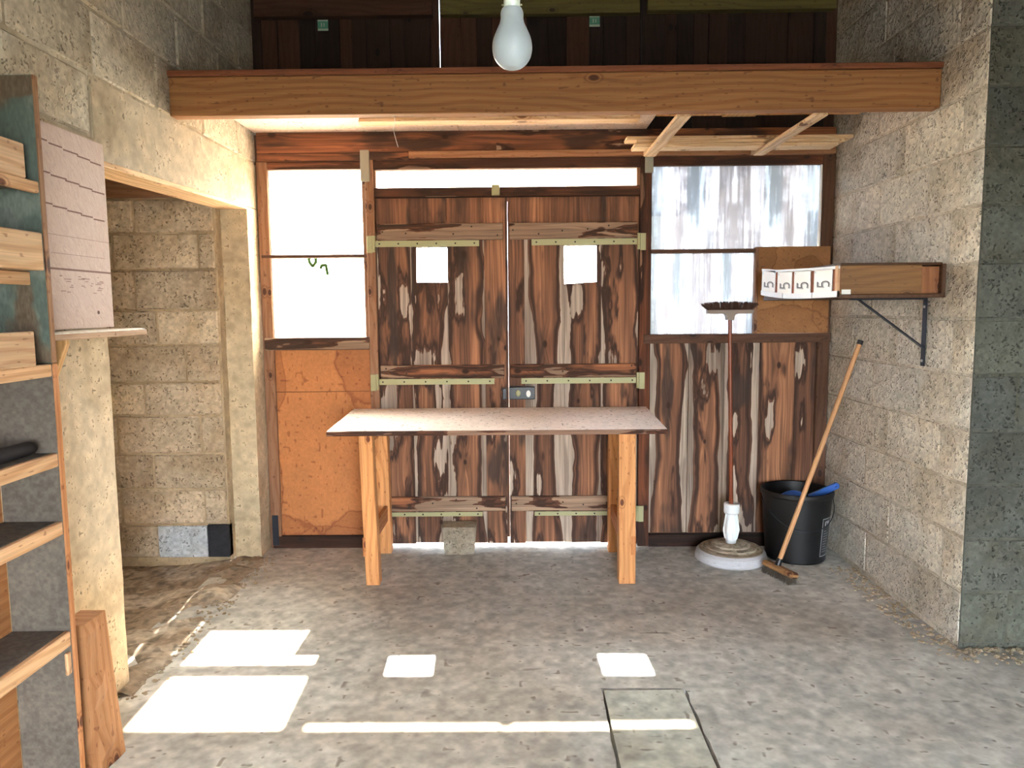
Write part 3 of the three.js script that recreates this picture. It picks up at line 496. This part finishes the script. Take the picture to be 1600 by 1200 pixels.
// ---------------------------------------------------------------- parasol base with a broom stuck in it
{
  const B = [1.29, 0, 0.275], t = thing('parasol_base', 'round white concrete parasol base with a ribbed plastic socket', 'parasol base', B);
  const crease = (p, n) => { const g = new THREE.LatheGeometry(p.map(([x, y]) => new THREE.Vector2(x, y)), n).toNonIndexed(); g.computeVertexNormals(); return g; };
  mesh('disc', crease([[0, 0], [0.196, 0], [0.213, 0.014], [0.213, 0.030], [0.206, 0.054], [0.190, 0.070], [0, 0.070]], 96), std({ ...tTop, color: rgb(206, 216, 228), bumpScale: 0.001, roughness: 0.85 }), t);
  const dusty = std({ ...tDirt, color: rgb(240, 236, 228), bumpScale: 0.001, roughness: 0.95 });
  mesh('top_ring', crease([[0, 0.070], [0.189, 0.070], [0.184, 0.076], [0.152, 0.080], [0.150, 0.090], [0.116, 0.093], [0.114, 0.103], [0.05, 0.107], [0, 0.107]], 96), dusty, t);
  const c = [[0.0, 0.107], [0.031, 0.107], [0.034, 0.135], [0.043, 0.18], [0.042, 0.20], [0.030, 0.285], [0.028, 0.30], [0.022, 0.302], [0.022, 0.285], [0, 0.285]].map((p) => new THREE.Vector2(...p));
  const sk = mesh('socket', new THREE.LatheGeometry(c, 32), M.whitePl, t);
  for (let i = 0; i < 8; i++) { const a = i * Math.PI / 4, s = new THREE.Shape([[0.02, 0.12], [0.040, 0.135], [0.051, 0.185], [0.036, 0.285], [0.02, 0.29]].map((p) => new THREE.Vector2(...p))), g = new THREE.ExtrudeGeometry(s, { depth: 0.006, bevelEnabled: false }); g.translate(0, 0, -0.003); g.rotateY(a); mesh('rib', g, M.whitePl, sk); }
  mesh('collar', (() => { const p = [[0.021, 0.29], [0.044, 0.29], [0.048, 0.30], [0.048, 0.345], [0.044, 0.352], [0.021, 0.352]].map((q) => new THREE.Vector2(...q)); p.push(p[0].clone()); return new THREE.LatheGeometry(p, 12); })(), M.whitePl, t);
}
{
  const B = [1.288, 0.29, 0.275], t = thing('push_broom', 'upturned broom with brown bristles standing in the parasol base', 'broom', B);
  const H = [1.248, 1.50, 0.30];
  mesh('handle', rel(cyl(0.0135, 0.0115, [1.288, 0.291, 0.275], H, 16), t), M.brownStick, t);
  const hd = new THREE.Shape(); hd.moveTo(-0.135, 0.005); hd.lineTo(0.135, 0.005); hd.lineTo(0.132, -0.012); hd.lineTo(0.035, -0.014); hd.quadraticCurveTo(0.022, -0.018, 0.018, -0.05); hd.lineTo(-0.018, -0.05); hd.quadraticCurveTo(-0.022, -0.018, -0.035, -0.014); hd.lineTo(-0.132, -0.012);
  const hg = new THREE.ExtrudeGeometry(hd, { depth: 0.036, bevelEnabled: true, bevelThickness: 0.004, bevelSize: 0.003, bevelSegments: 2 }); hg.translate(0, 0, -0.018); mesh('head', hg, M.taupe, t, [H[0] - B[0], H[1] + 0.012 - B[1], H[2] - B[2]]);
  const tufts = []; for (let i = 0; i < 900; i++) { const u = rr(-1, 1), v = rr(-0.015, 0.015), x = u * 0.128, l = rr(0.045, 0.058), f = u * Math.abs(u) * 0.042 + rr(-0.004, 0.004); tufts.push(cyl(0.0011, 0.0008, [x, 0.004, v], [x + f, l - 0.012 * Math.pow(Math.abs(u), 5), v * 1.3 + rr(-0.004, 0.004)], 4)); }
  mesh('bristles', mergeGeometries(tufts), M.bristle, t, [H[0] - B[0], H[1] + 0.012 - B[1], H[2] - B[2]]).userData.kind = 'stuff';
}
// ---------------------------------------------------------------- bucket, dustpan, scrubbing broom
{
  const t = thing('bucket', 'black plastic builder\'s bucket in the corner', 'bucket', [1.70, 0, 0.225]);
  const pr = [[0, 0.004], [0.172, 0.004], [0.176, 0.012], [0.203, 0.395], [0.212, 0.398], [0.214, 0.408], [0.212, 0.428], [0.205, 0.43], [0.200, 0.424], [0.170, 0.02], [0, 0.016]].map((p) => new THREE.Vector2(...p));
  mesh('body', new THREE.LatheGeometry(pr, 64), M.blackPl, t);
  const lab = canvasTex(128, 256, (c, w, h) => { c.fillStyle = '#141417'; c.fillRect(0, 0, w, h); c.strokeStyle = '#c9ccd0'; c.lineWidth = 5; c.strokeRect(5, 5, w - 10, h - 10); c.fillStyle = '#b9bcc2'; c.fillRect(30, 22, 60, 30); c.fillStyle = '#141417'; c.fillRect(44, 30, 14, 22); c.fillStyle = '#80848a'; for (let i = 0; i < 9; i++) c.fillRect(22, 84 + i * 17, 40 + ((i * 37) % 44), 5); });
  const lg = new THREE.CylinderGeometry(0.1975, 0.1795, 0.24, 12, 1, true, 0.50, 0.55); mesh('printed_label', lg, std({ map: lab, roughness: 0.4, side: THREE.DoubleSide }), t, [0, 0.165, 0]);
  const arc = []; for (let i = 0; i <= 24; i++) { const a = Math.PI * i / 24; arc.push(new THREE.Vector3(-0.214 * Math.cos(a), 0.385 - 0.17 * Math.sin(a), 0.205 * Math.sin(a) * 0.98 + 0.004)); }
  mesh('wire_handle', new THREE.TubeGeometry(new THREE.CatmullRomCurve3(arc), 48, 0.0025, 6), M.iron, t);
}
{
  const t = thing('dustpan', 'blue plastic dustpan lying in the black bucket', 'dustpan', [1.70, 0.31, 0.225]);
  const s = new THREE.Shape(); s.moveTo(-0.12, -0.02); s.quadraticCurveTo(-0.10, 0.078, -0.01, 0.082); s.quadraticCurveTo(0.08, 0.078, 0.10, -0.02); s.lineTo(0.10, -0.11); s.lineTo(-0.12, -0.11);
  const g = new THREE.ExtrudeGeometry(s, { depth: 0.012, bevelEnabled: true, bevelThickness: 0.004, bevelSize: 0.004, bevelSegments: 3, curveSegments: 16 }); const pm = mesh('pan', g, M.bluePl, t, [-0.015, 0.022, 0.02]); pm.rotation.x = -0.35;
  const hs = new THREE.Shape(); hs.moveTo(-0.02, -0.018); hs.lineTo(0.155, -0.015); hs.quadraticCurveTo(0.172, 0, 0.155, 0.015); hs.lineTo(-0.02, 0.018); const hh = new THREE.Path(); hh.absellipse(0.145, 0, 0.011, 0.006, 0, Math.PI * 2); hs.holes.push(hh);
  const hm = mesh('handle', new THREE.ExtrudeGeometry(hs, { depth: 0.014, bevelEnabled: true, bevelThickness: 0.004, bevelSize: 0.004, bevelSegments: 3 }), M.bluePl, t, [0.075, 0.085, 0.06]); hm.rotation.z = 0.44;
}
{
  const t = thing('scrubbing_broom', 'scrubbing broom with a wooden stick leaning on the right wall', 'broom', [1.475, 0, 0.58]);
  mesh('stick', rel(cyl(0.0135, 0.0135, [1.478, 0.085, 0.575], [1.946, 1.335, 0.462], 16), t), pine(236, 198, 160, 0.5), t);
  mesh('end_cap', rel(cyl(0.016, 0.0165, [1.939, 1.317, 0.4636], [1.9475, 1.34, 0.4615], 16), t), M.black, t);
  mesh('ferrule', rel(cyl(0.019, 0.016, [1.472, 0.068, 0.5765], [1.486, 0.106, 0.573], 14), t), M.black, t);
  const hd = cbox(0.062, 0.034, 0.25, 0.010, 'z'); const m = mesh('brush_block', hd, pine(190, 158, 120), t, [0.004, 0.052, 0.015]); m.rotation.set(0, 0.35, -0.2);
  const bs = []; for (let i = 0; i < 700; i++) { const u = rr(-0.024, 0.024), v = rr(-0.115, 0.115); bs.push(cyl(0.0013, 0.0010, [u, 0, v], [u * 1.5 + rr(-0.006, 0.006), -rr(0.036, 0.042), v * 1.06 + rr(-0.004, 0.004)], 4)); }
  const b = mesh('bristles', mergeGeometries(bs), flat(84, 76, 66, 0.95), t, [0.0, 0.043, 0.015]); b.rotation.y = 0.35; b.userData.kind = 'stuff';
}

// ---------------------------------------------------------------- box shelf on the right wall, its bracket and the row of cards
{
  const t = thing('wall_box', 'long brown wooden box fixed to the right wall on a steel bracket', 'box', [1.72, 1.572, 0.74]), w = pine(150, 118, 78, 0.6), dk = pine(100, 74, 54, 0.6);
  part('bottom_board', [1.475, 1.962, 1.572, 1.59, 0.20, 1.262], dk, t, { g: 'z' }); part('end_board', [1.478, 1.855, 1.59, 1.722, 1.236, 1.256], w, t, { g: 'x' });
  part('corner_block', [1.857, 1.942, 1.59, 1.715, 1.205, 1.240], pine(164, 118, 86), t); part('wall_board', [1.944, 1.962, 1.572, 1.726, 0.2, 1.262], dk, t, { g: 'z' });
  part('far_board', [1.478, 1.944, 1.59, 1.72, 0.2, 0.22], w, t, { g: 'x' }); part('side_board', [1.476, 1.49, 1.59, 1.70, 0.22, 1.236], dk, t, { g: 'z' });
  part('paper_scrap', [1.488, 1.53, 1.585, 1.612, 1.2565, 1.2585], M.white, t, { b: 0.0004 });
  part('head_board', [1.478, 1.944, 1.722, 1.732, 0.9, 1.262], dk, t, { g: 'x' });
}
{
  const t = thing('shelf_bracket', 'dark steel angle bracket with a diagonal strut below the wall box', 'bracket', [1.955, 1.25, 1.10]);
  part('upright', [1.957, 1.9625, 1.244, 1.572, 1.082, 1.115], M.iron, t, { b: 0.001 }); part('arm', [1.60, 1.957, 1.564, 1.5715, 1.082, 1.115], M.iron, t, { b: 0.001 });
  mesh('strut', rel((() => { const g = cbox(0.40, 0.006, 0.026, 0.001, 'x'); g.rotateZ(Math.atan2(1.335 - 1.566, 1.955 - 1.640)); g.translate(1.7975, 1.4505, 1.0985); return g; })(), t), M.iron, t);
  for (const y of [1.27, 1.53]) mesh('screw', new THREE.CylinderGeometry(0.007, 0.007, 0.005, 10).rotateZ(Math.PI / 2), flat(190, 190, 186, 0.4, 0.6), t, [0.0005, y - 1.25, 0.0]);
}
const tCard = canvasTex(192, 160, (c, w, h) => {                  // a 5 lying on its side, its grey shadow drawn in
  c.fillStyle = '#f2f1ec'; c.fillRect(0, 0, w, h); c.fillStyle = '#9cc7d6'; c.fillRect(10, 12, 10, 12);
  for (const [dx, dy, s, n] of [[7, 5, '#a6a6a4', 15], [0, 0, '#26262a', 8]]) { c.save(); c.translate(92 + dx, 104 + dy); c.rotate(-Math.PI / 2); c.scale(0.72, 1.7); c.strokeStyle = s; c.lineWidth = n; c.beginPath(); c.moveTo(26, -30); c.lineTo(-18, -30); c.lineTo(-22, 2); c.quadraticCurveTo(28, -12, 28, 22); c.quadraticCurveTo(24, 48, -24, 40); c.stroke(); c.restore(); }
});
{
  const t = thing('card_strip', 'sagging white strip of four cards marked 5 along the wall box', 'cards', [1.46, 1.572, 0.74]);
  const ztop = (z) => 1.742 - 0.030 * Math.sin(Math.PI * clamp((z - 0.2) / 0.8)) * 0 - 0.022 * sm(0.3, 1.28, z) + 0.018 * sm(0.5, 0.2, z), sag = (z) => 1.576 + 0.028 * Math.pow((0.85 - z) / 0.62, 2) * (z < 0.85 ? 1 : 0.15);
  const ribbon = (z0, z1, lo, hi, x0, x1, n = 10) => { const g = new THREE.BoxGeometry(x1 - x0, 1, z1 - z0, 1, 1, n), P = g.attributes.position; for (let i = 0; i < P.count; i++) { const z = P.getZ(i) + (z0 + z1) / 2, y = P.getY(i) > 0 ? hi(z) : lo(z); P.setXYZ(i, P.getX(i) + (x0 + x1) / 2 - 1.46, y - 1.572, z - 0.74); } g.computeVertexNormals(); return g; };
  mesh('backing', ribbon(0.215, 1.285, (z) => sag(z) + 0.01, (z) => ztop(z) - 0.006, 1.464, 1.470), pine(170, 104, 64), t);
  mesh('top_lip', ribbon(0.212, 1.287, (z) => ztop(z) - 0.014, ztop, 1.458, 1.466), M.whitePl, t); mesh('end_lip', ribbon(1.255, 1.287, sag, ztop, 1.457, 1.466, 2), pine(250, 226, 206), t);
  for (const [a, b] of [[0.212, 0.575], [0.59, 0.985], [1.0, 1.287]]) mesh('bottom_lip', ribbon(a, b, sag, (z) => sag(z) + 0.028, 1.455, 1.466), M.whitePl, t);
  const cm = std({ map: tCard, roughness: 0.55 });
  for (const [a, b] of [[0.217, 0.445], [0.488, 0.702], [0.742, 0.960], [1.008, 1.218]]) { const zc = (a + b) / 2, lo = sag(zc) + 0.026, hi = ztop(zc) - 0.010; const m = mesh('number_card', new THREE.BoxGeometry(b - a, hi - lo, 0.004), [M.whitePl, M.whitePl, M.whitePl, M.whitePl, cm, M.whitePl], t, [0.0, (lo + hi) / 2 - 1.572, zc - 0.74]); m.rotation.y = -Math.PI / 2; m.rotation.z = 0; m.rotation.order = 'YXZ'; m.rotation.z = (ztop(a) - ztop(b)) / (b - a) * -0.5; }
}

// ---------------------------------------------------------------- laths stored under the loft
for (const [x0, x1, s] of [[0.765, 0.832, 'near the right post'], [1.418, 1.480, 'near the right wall']]) {
  const t = thing('lath_hanger', 'pale batten carrying the stored laths, ' + s, 'batten', [(x0 + x1) / 2, 2.44, 0.6], { group: 'battens under the loft' });
  part('batten', [x0, x1, 2.436, 2.456, 0.12, 1.064], M.strap, t, { g: 'z' }); part('batten_block', [x0 + 0.01, x1 - 0.01, 2.4565, 2.4995, 0.028, 0.13], M.strap, t);
}
[[0.64, 1.955, 2.506, 2.526, 0.155, 0.265, 'upper, longest white lath of the stack under the loft'], [0.70, 1.90, 2.482, 2.504, 0.14, 0.275, 'middle white lath of the stack under the loft'], [0.68, 1.86, 2.4585, 2.480, 0.165, 0.285, 'lowest white lath of the stack under the loft']].forEach(([x0, x1, y0, y1, z0, z1, l], i) =>
  single('lath', cbox(x1 - x0, y1 - y0, z1 - z0, 0.004, 'x', [i * 0.2, i * 0.4]), M.lath, l, 'lath', [(x0 + x1) / 2, (y0 + y1) / 2, (z0 + z1) / 2], { group: 'laths stored under the loft' }));
single('cover_strip', (() => { const s = new THREE.Shape(); s.moveTo(-0.80, -0.045); s.quadraticCurveTo(-0.825, 0.0, -0.80, 0.05); s.lineTo(0.79, 0.05); s.lineTo(0.79, -0.045); const g = new THREE.ExtrudeGeometry(s, { depth: 0.016, bevelEnabled: true, bevelThickness: 0.003, bevelSize: 0.003, bevelSegments: 2 }); g.rotateX(Math.PI / 2); return boxUV(g, 'x'); })(), pine(255, 240, 220, 0.6), 'long flat white strip fixed under the loft boards', 'strip', [-0.09, 2.6215, 0.30]);
single('dangling_wire', new THREE.TubeGeometry(new THREE.CatmullRomCurve3([[0, 0, 0], [0.004, -0.03, 0.004], [-0.004, -0.06, 0], [0.004, -0.10, 0.006], [0.016, -0.145, 0.004]].map((p) => new THREE.Vector3(...p))), 24, 0.0014, 6), M.whitePl, 'thin white wire dangling from the front beam', 'wire', [-0.575, 2.4475, 1.098]);

// ---------------------------------------------------------------- light bulb on its cord
{
  const t = thing('light_bulb', 'unlit frosted glass bulb hanging on a cord', 'bulb', [-0.005, 1.902, 3.55]);
  const pr = [[0, 0], [0.012, 0.0015], [0.0215, 0.008], [0.028, 0.018], [0.0303, 0.031], [0.0285, 0.044], [0.0232, 0.057], [0.0190, 0.066], [0.0172, 0.074], [0.0172, 0.081], [0.0155, 0.0865], [0.0135, 0.088], [0, 0.088]].map((p) => new THREE.Vector2(...p));
  mesh('glass', new THREE.LatheGeometry(new THREE.SplineCurve(pr).getPoints(60).map((p) => new THREE.Vector2(Math.max(0, p.x), p.y)), 48), phy({ color: rgb(190, 200, 204), roughness: 0.75, transmission: 0.55, thickness: 0, clearcoat: 0.8, clearcoatRoughness: 0.12 }), t);
  const sc = [[0, 0.086], [0.0127, 0.086], [0.0127, 0.1], [0.0135, 0.102], [0.0135, 0.135], [0.010, 0.142], [0.004, 0.146], [0, 0.146]].map((p) => new THREE.Vector2(...p)); mesh('socket', new THREE.LatheGeometry(sc, 32), phy({ color: rgb(206, 220, 208), roughness: 0.15, metalness: 0.2, clearcoat: 1 }), t);
  mesh('pin', cyl(0.0016, 0.0016, [-0.0155, 0.094, 0], [0.0155, 0.094, 0], 8), M.galv, t);
  mesh('cord', cyl(0.0035, 0.0035, [0, 0.145, 0], [0, ROOF - 1.902, 0], 8), M.white, t);
}

// ---------------------------------------------------------------- shelf unit along the left wall
const SX0 = -1.607, SX1 = -1.42, SZ0 = 2.452, SZ1 = 4.3;
{
  const t = thing('shelf_unit', 'tall open shelf unit with rough pine edges on the left wall', 'shelf unit', [-1.515, 0, 3.37]);
  part('end_panel', [SX0, SX1, 1.385, 2.235, SZ0, SZ0 + 0.016], greenMat, t, { o: [0.095, 0.45] }).userData.label = 'panel with rubbed green paint';
  part('end_panel', [SX0, SX1 - 0.001, 0.002, 1.384, SZ0, SZ0 + 0.016], fibreMat, t); part('end_panel', [SX0, SX1, 0.002, 2.235, SZ1 - 0.016, SZ1], fibreMat, t);
  part('edge_strip', [SX1, SX1 + 0.006, 0.002, 1.384, SZ0 - 0.004, SZ0 + 0.018], pine(226, 170, 124), t); part('edge_strip', [SX1, SX1 + 0.005, 1.386, 2.234, SZ0 - 0.003, SZ0 + 0.018], pine(176, 140, 110), t);
  part('back_panel', [SX0 - 0.005, SX0, 0.002, 2.2, SZ0 + 0.016, SZ1 - 0.016], pine(200, 150, 104), t, { g: 'z' });
  for (const [y0, y1, d] of [[0.490, 0.538, 0], [0.850, 0.892, 0], [1.066, 1.108, 0], [1.345, 1.383, 0], [1.622, 1.662, 0.045], [1.892, 1.926, 0]]) {
    const s = part('shelf', [SX0, SX1 - 0.02 - d, y1 - 0.02, y1, SZ0 + 0.016, SZ1 - 0.016], fibreMat, t, { g: 'z' });
    const e = cbox(0.02, y1 - y0, SZ1 - SZ0 - 0.034, 0.003, 'z', [y0, y1 * 3]); mesh('edge_board', e, M.shelf, s, [SX1 - 0.01 - d - (SX0 + SX1 - 0.02 - d) / 2, (y0 + y1) / 2 - (y1 - 0.01), 0]);
  }
  part('cleat', [SX1 - 0.012, SX1 - 0.002, 0.40, 0.472, SZ0 + 0.017, SZ0 + 0.04], M.shelf, t);
}
function tray(label, x0, x1, y0, y1, z0, z1, c, back) {
  const t = thing('wooden_tray', label, 'tray', [(x0 + x1) / 2, y0, (z0 + z1) / 2], { group: 'trays on the left shelves' }), m = pine(...c), d = pine(c[0] * 0.7, c[1] * 0.7, c[2] * 0.72);
  part('front_board', [x1 - 0.014, x1, y0, y1, z0, z1], m, t, { g: 'z' }); part('back_board', [x0, x0 + 0.012, y0, y1 + back, z0, z1], d, t, { g: 'z' });
  part('end_board', [x0 + 0.012, x1 - 0.014, y0, y1 - 0.004, z0, z0 + 0.012], d, t); part('end_board', [x0 + 0.012, x1 - 0.014, y0, y1 - 0.004, z1 - 0.012, z1], d, t); part('tray_bottom', [x0 + 0.012, x1 - 0.014, y0, y0 + 0.008, z0 + 0.012, z1 - 0.012], d, t, { g: 'z' });
}
tray('pale tray on the topmost left shelf below the green patch', -1.60, -1.42, 1.9265, 2.025, 2.525, 3.2, [240, 218, 196], 0.02);
tray('broad pale tray jutting out of the second left shelf', -1.60, -1.398, 1.6625, 1.772, 2.505, 3.25, [244, 222, 194], 0.004);
tray('scuffed low tray on the third left shelf near the wall shelf', -1.60, -1.41, 1.3835, 1.485, 2.555, 3.2, [230, 206, 180], 0.022);
single('tool_roll', (() => { const g = new THREE.CapsuleGeometry(0.028, 0.20, 6, 16); g.rotateX(Math.PI / 2); g.scale(1, 0.75, 1); const P = g.attributes.position; for (let i = 0; i < P.count; i++) P.setY(i, P.getY(i) * (1 + 0.4 * n3(P.getX(i) * 40, P.getY(i) * 40, P.getZ(i) * 22, 77))); g.computeVertexNormals(); return g; })(), flat(26, 25, 27, 0.6), 'black tool lying on the fourth left shelf', 'tool', [-1.475, 1.1335, 2.63]);
{
  const t = thing('clamp', 'black clamp standing on the floor under the lowest left shelf', 'clamp', [-1.465, 0, 2.52]);
  mesh('jaw', cyl(0.012, 0.012, [-0.03, 0.001, 0.0], [-0.055, 0.032, -0.01], 10), M.black, t); mesh('jaw', cyl(0.012, 0.012, [0.0, 0.001, 0.0], [0.022, 0.034, -0.01], 10), M.black, t); part('base', [-1.505, -1.46, 0.0, 0.014, 2.505, 2.54], M.black, t);
}
// ---------------------------------------------------------------- things on the left pier
const tPink = canvasTex(256, 512, (c, w, h) => {
  c.fillStyle = '#cbb6ae'; c.fillRect(0, 0, w, h);
  for (let i = 0; i < 2600; i++) { const k = rnd(); c.fillStyle = k < 0.5 ? 'rgba(150,128,120,0.16)' : 'rgba(232,220,212,0.18)'; c.save(); c.translate(rnd() * w, rnd() * h); c.rotate(1.1 + rr(-0.5, 0.5)); c.fillRect(-rr(2, 12), -1, rr(4, 24), rr(1, 3)); c.restore(); }
  c.fillStyle = 'rgba(96,66,58,0.75)'; const stair = (y) => { for (let i = 0; i < 5; i++) c.fillRect(8 + i * 48, y + i * 4, rr(42, 54), 4); }; stair(42); stair(120); stair(196);
  c.fillRect(0, 356, w, 5); c.fillStyle = 'rgba(120,96,86,0.4)'; c.fillRect(0, 272, w, 2); c.fillRect(40, 318, w - 60, 2); c.fillStyle = 'rgba(96,66,58,0.6)'; for (let i = 0; i < 26; i++) c.fillRect(60 + rnd() * 160, 372 + rnd() * 46, rr(4, 26), 2);
  c.fillStyle = '#5a4038'; c.beginPath(); c.arc(196, 470, 5, 0, 7); c.fill();
});
{
  const t = thing('wall_board', 'pinkish scored board fixed to the left pier above the little shelf', 'board', [XL + 0.02, 1.478, 2.0]);
  const g = new THREE.BoxGeometry(0.44, 0.70, 0.012); const m = mesh('sheet', g, std({ map: tPink, roughness: 0.9 }), t, [-0.002, 0.352, 0.0]); m.rotation.y = Math.PI / 2;
  m.position.x = 0.0; m.rotation.order = 'YXZ';
}
{
  const t = thing('wall_shelf', 'small white shelf board on a beige bracket on the left pier', 'shelf', [-1.55, 1.445, 2.05]);
  part('board', [XL + 0.008, -1.50, 1.448, 1.474, 1.715, 2.40], std({ ...tPlaster, color: rgb(250, 250, 246), bumpScale: 0.0005, roughness: 0.5 }), t, { g: 'z', b: 0.004 });
  part('front_edging', [-1.4995, -1.4965, 1.4475, 1.467, 1.715, 2.40], pine(200, 180, 166), t, { g: 'z', b: 0.001 });
  const s = new THREE.Shape([[0, 0], [0.105, 0], [0.105, -0.012], [0.022, -0.215], [0, -0.215]].map((p) => new THREE.Vector2(...p))), g = new THREE.ExtrudeGeometry(s, { depth: 0.022, bevelEnabled: true, bevelThickness: 0.002, bevelSize: 0.002, bevelSegments: 1 }); g.translate(XL + 0.012 - (-1.55), 1.446 - 1.445, 2.235 - 2.05); const br = mesh('bracket', boxUV(g), pine(255, 228, 184), t); for (const y of [-0.03, -0.15]) mesh('screw', new THREE.CylinderGeometry(0.004, 0.004, 0.004, 8).rotateX(Math.PI / 2), M.screw, br, [0.0 - 0.04 + (y > -0.1 ? 0 : -0.008), y, 0.211]);
}
{ // short waney timber standing against the shelf unit's end
  const seg = 14, pos = [], B = [-1.455, 0, 2.30], g = new THREE.BoxGeometry(0.085, 0.515, 0.13, 3, seg, 3), P = g.attributes.position;
  for (let i = 0; i < P.count; i++) { const y = P.getY(i), x = P.getX(i), z = P.getZ(i), bulge = 0.010 * Math.sin(y * 34 + 1) + 0.006 * Math.sin(y * 61), k = sm(-0.02, 0.05, z); P.setXYZ(i, x + (x > 0.02 ? bulge * k : 0) + 0.04 * (0.2575 - y) / 0.515, y, z + bulge * 0.4 * k); }
  g.computeVertexNormals();
  const m = single('timber_offcut', boxUV(g, 'y', [0.36, 1.3]), pine(196, 152, 114), 'short rough timber offcut standing beside the shelf unit', 'offcut', [-1.475, 0.258, 2.315]);
}
// ---------------------------------------------------------------- green creeper tips in the left window
const leafMat = flat(78, 122, 56, 0.7);
function tendril(label, pts, p) { single('creeper_tip', new THREE.TubeGeometry(new THREE.CatmullRomCurve3(pts.map(([x, y]) => new THREE.Vector3(x, y, 0)), false, 'catmullrom', 0.1), 40, 0.011, 6).scale(1, 1, 0.35), leafMat, label, 'creeper', p, { group: 'creeper tips in the left window' }); }
tendril('green V-shaped creeper tip under the bar of the left window', [[-0.022, 0.012], [-0.020, -0.012], [0.0, -0.038], [0.022, -0.010], [0.020, 0.012]], [-1.283, 1.850, -0.005]);
tendril('green hooked creeper tip lower in the left window', [[-0.028, -0.016], [-0.018, 0.004], [0.008, 0.008], [0.012, -0.02], [0.018, -0.055]], [-1.208, 1.812, -0.005]);

// ---------------------------------------------------------------- crumbs along the walls
{
  const bits = []; const add = (x, z, r) => { const g = new THREE.IcosahedronGeometry(r, 0); g.scale(rr(0.8, 1.5), rr(0.5, 0.9), rr(0.8, 1.5)); g.rotateY(rr(0, 6)); g.translate(x, r * 0.35, z); bits.push(g); };
  for (let i = 0; i < 260; i++) { const z = rr(0.45, 1.6); add(XR - 0.012 - Math.pow(rnd(), 2.2) * 0.14, z, rr(0.003, 0.013)); }
  for (let i = 0; i < 120; i++) add(XR + rr(0.0, 0.5), ZR + 0.01 + Math.pow(rnd(), 2) * 0.16, rr(0.004, 0.014));
  for (let i = 0; i < 300; i++) { const z = rr(0.15, 1.9); add(-1.56 - rr(-0.10, 0.22) * rnd(), z, rr(0.002, 0.011)); }
  
  tag(mesh(numbered('rubble_crumbs'), mergeGeometries(bits.map((g) => g)), blockMat(rgb(206, 192, 170), 0.002), scene), 'crumbs of mortar and dirt along the wall bases', 'rubble', null, 'stuff');
}
renderer.render(scene, camera);
